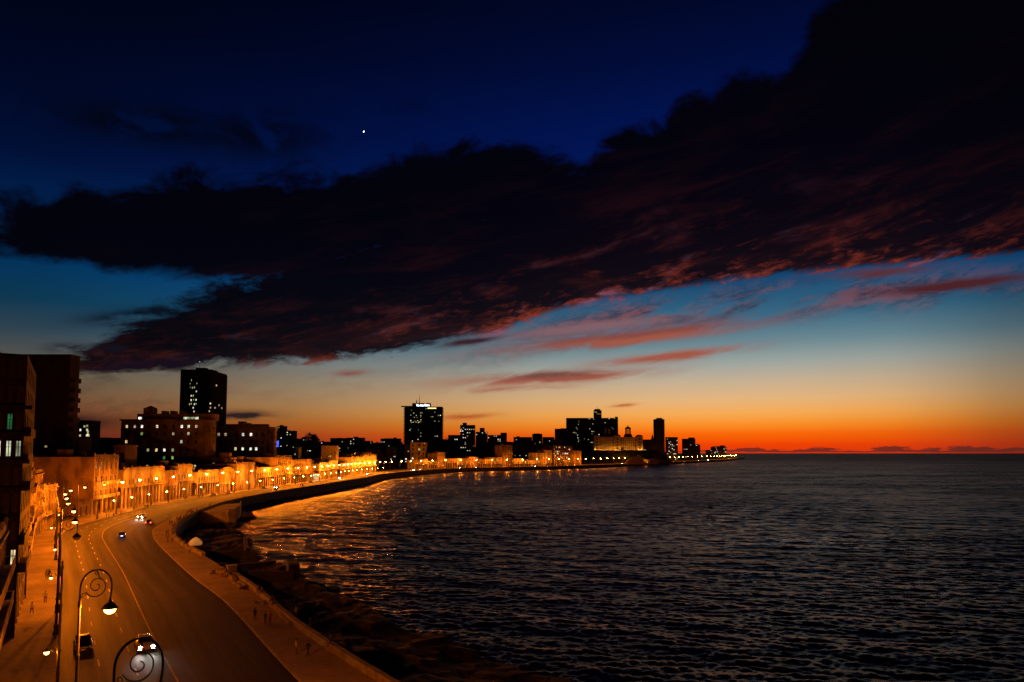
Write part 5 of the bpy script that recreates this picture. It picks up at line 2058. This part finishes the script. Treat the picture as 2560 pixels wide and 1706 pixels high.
CARM['body'] = MB().loft([super_ring(x, w, zb, zt) for x, w, zb, zt in (
    (2.25, 0.55, 0.42, 0.66), (2.18, 0.78, 0.30, 0.76), (1.95, 0.86, 0.22, 0.84), (1.3, 0.89, 0.20, 0.94), (0.75, 0.90, 0.20, 0.99), (0.0, 0.90, 0.20, 1.00),
    (-0.9, 0.90, 0.20, 1.00), (-1.5, 0.89, 0.21, 0.98), (-2.0, 0.85, 0.26, 0.93), (-2.2, 0.76, 0.34, 0.88), (-2.27, 0.52, 0.44, 0.76))]).mesh('body', True)
CARM['cabin_glass'] = MB().loft([super_ring(x, w, zb, zt, 14, 0.55) for x, w, zb, zt in (
    (1.05, 0.74, 0.92, 0.97), (0.62, 0.74, 0.90, 1.22), (0.30, 0.71, 0.90, 1.40), (-0.3, 0.70, 0.90, 1.45), (-0.9, 0.70, 0.90, 1.41), (-1.25, 0.71, 0.90, 1.24), (-1.65, 0.72, 0.92, 0.98))]).mesh('cabin_glass', True)
CARM['roof'] = MB().loft([super_ring(x, w, zb, zt, 12, 0.5) for x, w, zb, zt in ((0.36, 0.58, 1.39, 1.43), (0.1, 0.66, 1.41, 1.475), (-0.4, 0.67, 1.42, 1.49), (-0.85, 0.64, 1.40, 1.46), (-1.0, 0.56, 1.37, 1.41))]).mesh('roof', True)
CARM['pillars'] = MB().tube([(0.98, 0.70, 0.98), (0.34, 0.66, 1.40)], 0.04, 4).tube([(0.98, -0.70, 0.98), (0.34, -0.66, 1.40)], 0.04, 4) \
    .tube([(-0.35, 0.735, 0.98), (-0.35, 0.66, 1.42)], 0.045, 4).tube([(-0.35, -0.735, 0.98), (-0.35, -0.66, 1.42)], 0.045, 4) \
    .tube([(-1.6, 0.69, 0.98), (-0.98, 0.64, 1.38)], 0.06, 4).tube([(-1.6, -0.69, 0.98), (-0.98, -0.64, 1.38)], 0.06, 4).mesh('pillars', True)
t_ = MB().lathe([(0.20, -0.10), (0.31, -0.11), (0.325, -0.06), (0.325, 0.06), (0.31, 0.11), (0.20, 0.10)], 16)
CARM['tyre'] = MB().add([(v[0], v[2], v[1]) for v in t_.v], t_.f).mesh('tyre', True)
t_ = MB().lathe([(0.20, -0.09), (0.19, -0.105), (0.06, -0.08), (0.05, -0.11)], 12)
CARM['rim'] = MB().add([(v[0], v[2], v[1]) for v in t_.v], t_.f).mesh('rim', True)
CARM['light'] = MB().ball((0, 0, 0), 0.16, 10, 6, sx=0.5, sz=0.85).mesh('headlight', True)
CARM['tail'] = MB().box(-0.04, -0.14, -0.07, 0.04, 0.14, 0.07).mesh('tail_light')
CARM['bumper'] = MB().tube([(-0.12, -0.84, 0), (0.03, -0.6, 0), (0.06, 0, 0), (0.03, 0.6, 0), (-0.12, 0.84, 0)], 0.065, 6).mesh('bumper', True)
CARM['grille'] = MB().box(-0.02, -0.45, -0.07, 0.02, 0.45, -0.05).box(-0.02, -0.45, -0.01, 0.02, 0.45, 0.01).box(-0.02, -0.45, 0.05, 0.02, 0.45, 0.07).mesh('grille')
CARM['plate'] = MB().box(-0.01, -0.24, -0.06, 0.01, 0.24, 0.06).mesh('number_plate')
CARM['mirror'] = MB().ball((0, 0, 0), 0.09, 8, 5, sx=0.6, sz=0.7).mesh('mirror', True)
CARM['rack'] = MB()
for k in range(7):
    CARM['rack'].box(-0.75, -0.52 + k * 0.173, 1.53, 0.15, -0.48 + k * 0.173, 1.56)
for x in (-0.7, 0.1):
    CARM['rack'].box(x - 0.03, -0.6, 1.49, x + 0.03, 0.6, 1.53)
CARM['rack'] = CARM['rack'].mesh('roof_rack')
for k, mk in (('cabin_glass', 'car_glass'), ('tyre', 'tyre'), ('rim', 'chrome'), ('bumper', 'chrome'), ('grille', 'chrome'), ('plate', 'plate'), ('rack', 'chrome')):
    CARM[k].materials.append(M[mk])
PAINTS = {}


def car_part(name, key, matk, parent, loc=(0, 0, 0)):
    k2 = (key, matk)
    if k2 not in PAINTS:
        me = CARM[key].copy()
        me.materials.clear()
        me.materials.append(M[matk])
        PAINTS[k2] = me
    return put(name, PAINTS[k2], None, parent, loc)


for nm, c in (('car_black', (0.012, 0.012, 0.014)), ('car_cream', (0.42, 0.38, 0.30)), ('car_red', (0.25, 0.02, 0.015)), ('car_blue', (0.03, 0.06, 0.16)), ('car_white', (0.6, 0.58, 0.55)), ('car_green', (0.03, 0.09, 0.06))):
    M[nm] = paint_mat(nm, c)


def car(p, heading, label, paint='car_black', head='head_off', tail='tail_off', beam=0.0, rack=False, scale=1.0, plate=None):
    r = empty('car', (p.x, p.y, 0.0), heading)
    r.scale = (scale,) * 3
    tag(r, label, 'car', 'cars on the seafront road')
    car_part('body', 'body', paint, r)
    put('cabin_glass', CARM['cabin_glass'], None, r)
    car_part('roof', 'roof', paint, r)
    car_part('window_pillars', 'pillars', paint, r)
    for x in (1.4, -1.35):
        for sy in (1, -1):
            w = empty('wheel', (x, sy * 0.80, 0.325), 0 if sy < 0 else math.pi, r)
            put('tyre', CARM['tyre'], None, w)
            put('rim', CARM['rim'], None, w)
    for sy in (1, -1):
        car_part('headlight', 'light', head, r, (2.2, sy * 0.62, 0.66))
        car_part('tail_light', 'tail', tail, r, (-2.2, sy * 0.62, 0.72))
        car_part('mirror', 'mirror', paint, r, (0.75, sy * 0.95, 1.02))
    put('bumper', CARM['bumper'], None, r, (2.27, 0, 0.42))
    o = put('bumper', CARM['bumper'], None, r, (-2.27, 0, 0.44))
    o.rotation_euler = (0, 0, math.pi)
    put('grille', CARM['grille'], None, r, (2.26, 0, 0.62))
    if plate:
        car_part('number_plate', 'plate', plate, r, (-2.30, 0, 0.62))
    else:
        put('number_plate', CARM['plate'], None, r, (2.34, 0, 0.44))
    if rack:
        put('roof_rack', CARM['rack'], None, r)
    if beam:
        for sy in (1, -1):
            ld = bpy.data.lights.new('headlight_beam', 'SPOT')
            ld.energy = beam
            ld.color = (1.0, 0.90, 0.72)
            ld.spot_size = math.radians(46)
            ld.spot_blend = 0.7
            ld.shadow_soft_size = 0.06
            lo = bpy.data.objects.new('headlight_beam', ld)
            C.objects.link(lo)
            lo.parent = r
            lo.location = (2.36, sy * 0.62, 0.66)
            dv = Vector((1, 0.05 * sy, -0.105))
            lo.rotation_euler = dv.to_track_quat('-Z', 'Y').to_euler()
    return r


def road_dir(p, toward):
    t = tangent(LKs, p.y, 6.0)
    a = math.atan2(t.y, t.x)
    return a + (math.pi if toward else 0.0)


def lane(Y, d):
    s_ = lk_path.s_at_y(Y)
    p, t = lk_path.pos(s_), lk_path.dir(s_)
    return p + Vector((t.y, -t.x, 0)) * d


CARS = [
    # pixel, towards camera?, label, options
    ((361, 1622), True, 'pale car with roof rack driving at the camera, headlights flaring on the road', dict(paint='car_cream', head='head_on', beam=160, rack=True)),
    ((207, 1622), True, 'black car parked at the kerb beside the tall street lamp', dict(paint='car_black')),
    ((304, 1344), False, 'small dark car by the yellow line with a blue light at its rear', dict(paint='car_blue', plate='blue_on')),
    ((374, 1311), False, 'dark car driving away in the bend with both tail lights lit', dict(paint='car_black', tail='tail_on', beam=0)),
    ((354, 1296), True, 'oncoming car in the bend hidden behind a burst of headlights', dict(paint='car_white', head='head_far', beam=700)),
    ((730, 1221), True, 'oncoming car with two white headlights in mid bay', dict(paint='car_red', head='head_far', beam=400)),
    ((690, 1226), True, 'dim car behind the crowd at mid bay kerb', dict(paint='car_green')),
    ((868, 1198), True, 'oncoming car with glaring headlights before the bright pair of houses', dict(paint='car_white', head='head_far', beam=700)),
    ((774, 1216), False, 'dark car driving away before the long brown house', dict(paint='car_black', tail='tail_on')),
    ((967, 1186), True, 'oncoming car with headlights at the turn of the bay', dict(paint='car_black', head='head_far')),
    ((1046, 1176), True, 'oncoming headlit car before the orange-lit five-storey house', dict(paint='car_white', head='head_far')),
    ((1071, 1175), True, 'brightest headlit car on the far shore road', dict(paint='car_cream', head='head_far', beam=700)),
    ((1163, 1171), True, 'headlit car left of a pair on the far shore road', dict(paint='car_blue', head='head_far')),
    ((1195, 1170), True, 'headlit car right of a pair on the far shore road', dict(paint='car_black', head='head_far')),
    ((1290, 1167), True, 'headlit car in front of the far row under the tall brown block', dict(paint='car_red', head='head_far')),
    ((1462, 1160), True, 'headlit car passing the street arches on the far shore', dict(paint='car_white', head='head_far')),
    ((1700, 1152), True, 'headlit car on the point right of the slim tower', dict(paint='car_white', head='head_far')),
    ((1722, 1151), True, 'second headlit car on the point right of the slim tower', dict(paint='car_cream', head='head_far')),
]
for i, ((px, py), tw_, lab, kw) in enumerate(CARS):
    p = gp(px, py, 0.0)
    if p.y > 420:                                   # snap far cars to their lane
        p = lane(p.y, 6.0 if tw_ else 13.0)
    car(p, road_dir(p, tw_), lab, **kw)
for i, (Y, pt) in enumerate(((352, 'car_black'), (372, 'car_red'), (420, 'car_green'), (510, 'car_blue'), (610, 'car_cream'))):
    p = lane(Y, 1.4)
    car(p, road_dir(p, True), 'parked car by the arcade kerb, %s in line from the colonnade house' % ordinal(i), pt)

# ================================================================== people
def person_mesh(name, J, R, E):
    """one continuous body grown from joints J (name: xyz), radii R, bones E"""
    keys = list(J)
    me = bpy.data.meshes.new(name)
    me.from_pydata([J[k] for k in keys], [(keys.index(a), keys.index(b)) for a, b in E], [])
    o = bpy.data.objects.new(name, me)
    C.objects.link(o)
    md = o.modifiers.new('skin', 'SKIN')
    md.use_smooth_shade = True
    for k, sv in zip(keys, me.skin_vertices[0].data):
        r = R[k]
        sv.radius = r if isinstance(r, tuple) else (r, r)
        sv.use_root = (k == 'pelvis')
    sb = o.modifiers.new('sub', 'SUBSURF')
    sb.levels = sb.render_levels = 1
    bpy.context.view_layer.update()
    out = bpy.data.meshes.new_from_object(o.evaluated_get(bpy.context.evaluated_depsgraph_get()))
    bpy.data.objects.remove(o)
    out.name = name
    return out


BONES = [('pelvis', 'waist'), ('waist', 'chest'), ('chest', 'neck'), ('neck', 'head'), ('head', 'crown'), ('head', 'nose'),
         ('chest', 'sh_l'), ('sh_l', 'el_l'), ('el_l', 'wr_l'), ('wr_l', 'ha_l'), ('ha_l', 'th_l'), ('ha_l', 'fi_l'), ('ha_l', 'fj_l'),
         ('chest', 'sh_r'), ('sh_r', 'el_r'), ('el_r', 'wr_r'), ('wr_r', 'ha_r'), ('ha_r', 'th_r'), ('ha_r', 'fi_r'), ('ha_r', 'fj_r'),
         ('pelvis', 'hip_l'), ('hip_l', 'kn_l'), ('kn_l', 'an_l'), ('an_l', 'toe_l'), ('pelvis', 'hip_r'), ('hip_r', 'kn_r'), ('kn_r', 'an_r'), ('an_r', 'toe_r')]
RAD = dict(pelvis=(0.15, 0.11), waist=(0.135, 0.10), chest=(0.165, 0.115), neck=0.055, head=0.085, crown=0.09, nose=0.028, toe_l=0.04, toe_r=0.04)
for sd_ in 'lr':
    RAD.update({'sh_' + sd_: 0.062, 'el_' + sd_: 0.043, 'wr_' + sd_: 0.030, 'ha_' + sd_: 0.034, 'th_' + sd_: 0.012, 'fi_' + sd_: 0.014, 'fj_' + sd_: 0.013, 'hip_' + sd_: 0.088, 'kn_' + sd_: 0.058, 'an_' + sd_: 0.040})


def pose(legs, arms, lean=0.0, hip_z=0.92):
    """faces +x; legs/arms give (left, right) joint offsets"""
    J = {'pelvis': (0, 0, hip_z), 'waist': (lean * 0.4, 0, hip_z + 0.20), 'chest': (lean, 0, hip_z + 0.44), 'neck': (lean * 1.15, 0, hip_z + 0.58), 'head': (lean * 1.2 + 0.02, 0, hip_z + 0.70),
         'crown': (lean * 1.2 + 0.01, 0, hip_z + 0.80), 'nose': (lean * 1.2 + 0.12, 0, hip_z + 0.70)}
    for sd_, sy, lg, ar in (('l', 1, legs[0], arms[0]), ('r', -1, legs[1], arms[1])):
        J['hip_' + sd_] = (0.0, 0.10 * sy, hip_z - 0.06)
        J['kn_' + sd_] = (lg[0], 0.11 * sy, lg[1])
        J['an_' + sd_] = (lg[2], 0.11 * sy, lg[3])
        J['toe_' + sd_] = (lg[2] + 0.16, 0.13 * sy, max(lg[3] - 0.045, 0.035) if lg[3] < 0.3 else lg[3] - 0.05)
        J['sh_' + sd_] = (lean, 0.19 * sy, hip_z + 0.46)
        ex, ez, wx, wy, wz = ar
        J['el_' + sd_] = (lean + ex, 0.25 * sy, hip_z + ez)
        J['wr_' + sd_] = (lean + wx, wy * sy, hip_z + wz)
        v = (Vector(J['wr_' + sd_]) - Vector(J['el_' + sd_])).normalized()
        w = Vector(J['wr_' + sd_])
        J['ha_' + sd_] = tuple(w + v * 0.07)
        J['fi_' + sd_] = tuple(w + v * 0.165 + Vector((0.012, 0, 0)))
        J['fj_' + sd_] = tuple(w + v * 0.15 + Vector((-0.02, 0, 0)))
        J['th_' + sd_] = tuple(w + v * 0.09 + Vector((0.045, 0, 0)))
    return J


down = (-0.02, 0.18, 0.04, 0.27, -0.06)
fore = (0.06, 0.18, 0.24, 0.24, 0.02)
back = (-0.14, 0.19, -0.12, 0.26, -0.05)
bent = (-0.04, 0.18, 0.20, 0.10, 0.16)
lap = (0.06, 0.16, 0.30, 0.12, 0.08)
POSES = {
    'stand': pose(((0.0, 0.48, -0.02, 0.08), (0.04, 0.48, 0.03, 0.08)), (down, down)),
    'walk': pose(((0.20, 0.50, 0.26, 0.09), (-0.06, 0.49, -0.34, 0.16)), (back, fore), 0.05),
    'chat': pose(((0.03, 0.48, 0.0, 0.08), (-0.02, 0.48, -0.05, 0.08)), (bent, down), 0.02),
    'sit': pose(((0.42, 0.50, 0.44, 0.10), (0.42, 0.48, 0.40, 0.10)), (lap, lap), 0.06, 0.50),
    'lean': pose(((0.42, 0.52, 0.48, 0.12), (0.40, 0.50, 0.36, 0.10)), (lap, bent), 0.20, 0.50),
}
SKINM = surf('skin', (0.30, 0.17, 0.11), (0.24, 0.13, 0.08), 0.6, 3.0, world=False)


def cloth_mat(name, shift):
    m, t, p = mat_base(name)
    oi = node(t, 'ShaderNodeObjectInfo')
    f = fbm(t, obj_co(t), 7.0, 3, 0.5)
    if shift:
        c = ramp(t, G(t, oi.outputs['Random']), [(0.0, (0.02, 0.02, 0.03, 1)), (0.35, (0.03, 0.04, 0.08, 1)), (0.6, (0.10, 0.08, 0.06, 1)), (0.8, (0.02, 0.02, 0.02, 1)), (1.0, (0.16, 0.15, 0.13, 1))])
    else:
        c = oi.outputs['Color']
    t.links.new(mix(t, f.smooth(0.4, 0.7) * 0.4, c, (0.01, 0.01, 0.012)), p.inputs['Base Color'])
    p.inputs['Roughness'].default_value = 0.9
    return m


SHIRT, TROUSERS = cloth_mat('shirt', 0), cloth_mat('trousers', 1)
HAIR = surf('hair', (0.015, 0.01, 0.008), (0.01, 0.008, 0.006), 0.6, 3.0, world=False)
PM, HM = {}, {}
for nm, J in POSES.items():
    me = person_mesh('person', J, RAD, BONES)
    for m_ in (SKINM, SHIRT, TROUSERS, HAIR):
        me.materials.append(m_)
    hz = J['pelvis'][2]
    hd = Vector(J['head'])
    for po in me.polygons:
        c = po.center
        if c.z > hz + 0.60:
            po.material_index = 3 if (c - hd).dot(Vector((-0.75, 0, 0.66))) > 0.035 else 0
        elif any((c - Vector(J[k])).length < 0.13 for k in ('ha_l', 'ha_r', 'wr_l', 'wr_r')) and abs(c.y) > 0.06:
            po.material_index = 0
        elif (c - Vector(J['pelvis'])).z > 0.02:
            po.material_index = 1
        else:
            po.material_index = 2
    PM[nm] = me
    # hair: cap over skull and nape
    h = MB()
    hc = Vector(J['crown'])
    for k in range(1):
        h.ball((hc.x - 0.025, 0, hc.z - 0.035), 0.108, 10, 7, sx=1.0, sy=0.92, sz=0.95)
    HM[nm] = h.mesh('hair', True)
    HM[nm].materials.append(HAIR)


def person(p, facing, kind, shirt, label, group, z=0.15, h=1.72):
    o = put('person', PM[kind], None, None, (p.x, p.y, z), facing)
    o.scale = (h / 1.76,) * 3
    o.color = shirt + (1.0,)
    tag(o, label, 'person', group)
    put('hair', HM[kind], None, o)
    return o


WHITE, DARK, YELL, RED_, BLUE_, GREY_, CREAM = (0.6, 0.58, 0.55), (0.02, 0.02, 0.025), (0.40, 0.42, 0.10), (0.35, 0.05, 0.04), (0.05, 0.10, 0.25), (0.2, 0.2, 0.2), (0.5, 0.42, 0.28)
A = math.radians
PEOPLE = [
    ((740, 1637), 35, 'stand', YELL, 'person in a yellow-green shirt standing on the near promenade'),
    ((769, 1642), 60, 'walk', DARK, 'person in dark clothes walking on the near promenade, right of the yellow shirt'),
    ((637, 1553), 100, 'stand', DARK, 'lone dark-clothed person standing mid-promenade near the kerb side'),
    ((663, 1563), 150, 'chat', BLUE_, 'person in blue, left of a chatting pair near the wall benches'),
    ((675, 1563), -30, 'chat', RED_, 'person in a red top, right of a chatting pair near the wall benches'),
    ((776, 1580), 130, 'walk', DARK, 'person in dark clothes walking close to the sea wall'),
    ((740, 1548), -120, 'chat', GREY_, 'person in grey standing against the sea wall by the long bench'),
    ((113, 1507), -60, 'stand', WHITE, 'person in a white shirt and dark trousers standing on the arcade pavement'),
    ((79, 1537), -40, 'walk', CREAM, 'slim person in a cream top walking on the arcade pavement'),
    ((116, 1449), 120, 'walk', GREY_, 'person in grey, left of a strolling pair on the arcade pavement'),
    ((122, 1448), 120, 'walk', DARK, 'person in black, right of a strolling pair on the arcade pavement'),
    ((146, 1348), 120, 'walk', DARK, 'far walker in black on the arcade pavement by the lamp pole'),
    ((419, 1358), 40, 'stand', DARK, 'person standing alone on the wide pavement of the cove'),
    ((417, 1300), 200, 'chat', WHITE, 'person in white at the head of the crowd on the cove bend'),
    ((470, 1289), 100, 'walk', RED_, 'person in a red top walking along the kerb past the cove'),
    ((524, 1265), 120, 'stand', CREAM, 'person in a cream top standing near the bastion terrace'),
    ((266, 1297), 20, 'chat', DARK, 'dark figure, left of three outside the brown corner house'),
    ((272, 1297), 200, 'stand', GREY_, 'grey figure, middle of three outside the brown corner house'),
    ((284, 1295), 150, 'walk', DARK, 'dark figure, right of three outside the brown corner house'),
    ((302, 1288), 150, 'walk', RED_, 'figure in red walking past the bright corner balcony house'),
]
for (px, py), fa, kd, sh_, lab in PEOPLE:
    p = gp(px, py, 0.15)
    person(p, A(fa), kd, sh_, lab, 'people on foot')

# long row of people sitting and standing along the cove wall
rp = random.Random(21)
COLS = [WHITE, DARK, DARK, RED_, BLUE_, GREY_, CREAM, DARK]
CN = {WHITE: 'white', DARK: 'black', RED_: 'red', BLUE_: 'blue', GREY_: 'grey', CREAM: 'cream'}
k = 0
for Y0, Y1, n_, where in ((150, 176, 6, 'by the pale canopy'), (177, 205, 13, 'at the tip of the cove'), (206, 236, 10, 'on the inner cove bend'), (240, 256, 6, 'beside the bastion')):
    for i in range(n_):
        Y = Y0 + (Y1 - Y0) * (i + rp.uniform(0.15, 0.85)) / n_
        s_ = wl_path.s_at_y(Y)
        p, t = wl_path.pos(s_), wl_path.dir(s_)
        r_ = Vector((t.y, -t.x, 0))
        c = COLS[(k * 5 + i) % 8]
        if rp.random() < 0.6:
            o = person(p + r_ * 0.30, math.atan2(-r_.y, -r_.x) + rp.uniform(-0.3, 0.3), rp.choice(['sit', 'lean']), c,
                       'person in %s sitting on the cove wall %s, %s along' % (CN[c], where, ordinal(i)), 'people along the cove wall', z=0.92 - 0.40)
        else:
            person(p - r_ * rp.uniform(0.5, 1.8), rp.uniform(0, 6.28), rp.choice(['stand', 'chat']), c,
                   'person in %s standing by the cove wall %s, %s along' % (CN[c], where, ordinal(i)), 'people along the cove wall')
        k += 1
# a few seated on the near wall
for i, (px, py, c) in enumerate(((684, 1516, DARK), (700, 1522, GREY_), (657, 1493, RED_), (646, 1488, DARK), (862, 1625, DARK))):
    q = gp(px, py, 0.15)
    s_ = wl_path.s_at_y(q.y)
    p, t = wl_path.pos(s_), wl_path.dir(s_)
    r_ = Vector((t.y, -t.x, 0))
    person(p + r_ * 0.3, math.atan2(-r_.y, -r_.x) + 0.3 * (i - 2), 'lean' if i % 2 else 'sit', c,
           ['person in black sitting on the near sea wall, first behind the chatting pair', 'person in grey sitting on the near sea wall behind the chatting pair', 'person in red sitting on the near sea wall beside the stacked benches',
            'person in black sitting on the near sea wall beside the stacked benches', 'person in black sitting alone on the near sea wall, lower right'][i], 'people on the near sea wall', z=0.92 - 0.40)

# ================================================================== promenade furniture
def bench(px, py, L, label, W_=0.55, H_=0.46, off=0.0):
    q = gp(px, py, 0.15)
    t = tangent(WLs, q.y, 4)
    r = empty('concrete_bench', (q.x, q.y, 0.15), math.atan2(t.y, t.x) + off)
    tag(r, label, 'bench', 'concrete benches on the promenade')
    MB().loft([[(-L / 2 + b, -W_ / 2 + b, z), (L / 2 - b, -W_ / 2 + b, z), (L / 2 - b, W_ / 2 - b, z), (-L / 2 + b, W_ / 2 - b, z)] for z, b in ((H_ - 0.14, 0.0), (H_ - 0.02, 0.0), (H_, 0.03))]).build('seat', M['rubble'], r)
    for x in (-L * 0.36, L * 0.36):
        MB().box(x - 0.28, -W_ / 2 + 0.06, 0, x + 0.28, W_ / 2 - 0.06, H_ - 0.143).build('leg', M['seawall'], r)


bench(594, 1468, 5.2, 'concrete bench, leftmost of three side by side below the rubble')
bench(606, 1464, 5.2, 'concrete bench, middle of three side by side below the rubble')
bench(619, 1461, 5.6, 'concrete bench, nearest the wall of three side by side below the rubble')
bench(712, 1553, 5.0, 'long concrete bench before the sea wall near the walking couple')
bench(752, 1568, 3.4, 'short concrete bench tight against the near sea wall')
bench(648, 1508, 2.6, 'small concrete bench skewed across the promenade by seated people', off=0.5)

rb = empty('rubble_heap', tuple(gp(566, 1440, 0.15)))
tag(rb, 'heap of broken concrete lumps where the near sea wall has collapsed', 'rubble')
rq = random.Random(3)
for k in range(34):
    s_ = rq.uniform(0.25, 0.85)
    t = MB().ball((0, 0, 0), s_, 6, 4)
    o = MB().add([(v[0] * rq.uniform(0.7, 1.2), v[1] * rq.uniform(0.7, 1.2), v[2] * rq.uniform(0.5, 0.9)) for v in t.v], t.f)
    u = rq.gauss(0, 1)
    o.build('lump', M['rubble'], rb, (u * 1.7 - 0.4, -u * 1.6 + rq.gauss(0, 0.6), s_ * 0.35 + max(0, 0.8 - abs(u) * 0.6) * rq.random()), rq.uniform(0, 6))

# pale canopy on the cove wall
cq = wl_path.pos(wl_path.s_at_y(156)) + Vector((1.2, 0.3, 0.92))
cn = empty('pale_canopy', tuple(cq))
cn.scale = (0.72, 0.72, 0.8)
tag(cn, 'pale glowing cloth canopy like a small tent on the cove wall', 'canopy')
M['canopy'] = surf('canopy', (0.80, 0.74, 0.58), (0.6, 0.55, 0.42), 0.9, 1.0)
ct = M['canopy'].node_tree
tl_, mx_ = node(ct, 'ShaderNodeBsdfTranslucent'), node(ct, 'ShaderNodeMixShader')
tl_.inputs['Color'].default_value = (0.8, 0.7, 0.5, 1)
mx_.inputs['Fac'].default_value = 0.55
ct.links.new(ct.nodes['Principled BSDF'].outputs[0], mx_.inputs[1])
ct.links.new(tl_.outputs[0], mx_.inputs[2])
ct.links.new(mx_.outputs[0], ct.nodes['Material Output'].inputs[0])
nn = 9
prof = [(1.75, 0.35), (1.85, 0.9), (1.5, 1.5), (0.8, 2.1), (0.12, 2.5)]
c_m = MB()
ringsv = []
for r_, z in prof:
    ringsv.append([(r_ * (1 + 0.10 * (k % 2)) * math.cos(6.283 * k / nn), r_ * (1 + 0.10 * (k % 2)) * math.sin(6.283 * k / nn), z + 0.12 * (k % 2)) for k in range(nn)])
c_m.loft(ringsv, cap=False)
c_m.build('cloth', M['canopy'], cn)
MB().tube([(0, 0, -0.9), (0, 0, 2.6)], 0.05, 6).build('pole', M['iron'], cn)
for k in range(0, nn, 2):
    a = 6.283 * k / nn
    MB().tube([(0.1 * math.cos(a), 0.1 * math.sin(a), 2.4), (1.4 * math.cos(a), 1.4 * math.sin(a), 1.45), (1.7 * math.cos(a), 1.7 * math.sin(a), 0.4)], 0.03, 4).build('rib', M['iron'], cn)
M['lantern'] = glow('lantern', (1.0, 0.62, 0.22), 70.0)
MB().ball((0, 0, 1.2), 0.13, 8, 6).build('lantern', M['lantern'], cn)

# litter bins on the arcade pavement
for i, (px, py, lab) in enumerate(((366, 1271, 'squat dark litter bin on the kerb behind the bright oncoming car'), (496, 1245, 'squat dark litter bin beside the slim-columned house'))):
    q = gp(px, py, 0.13)
    b = empty('litter_bin', tuple(q))
    tag(b, lab, 'bin')
    MB().lathe([(0.75, 0.1), (0.85, 1.2), (0.8, 1.22)], 8).build('body', M['tank'], b)
    MB().lathe([(0.9, 1.225), (0.86, 1.32), (0.1, 1.45)], 8).build('lid', M['iron'], b)

# evening planet
d = ray(909.5, 329.5).normalized()
o = MB().ball((0, 0, 0), 17.0, 10, 7, sx=0.75, sz=1.3).build('evening_planet', glow('planet_light', (0.92, 0.92, 1.0), 9.0, False), None, tuple(Vector((0, 0, CAM_H)) + d * 24000), 0, True)
o.rotation_euler = (0, A(28), 0)
tag(o, 'bright white evening planet high above the dark cloud bank', 'planet')
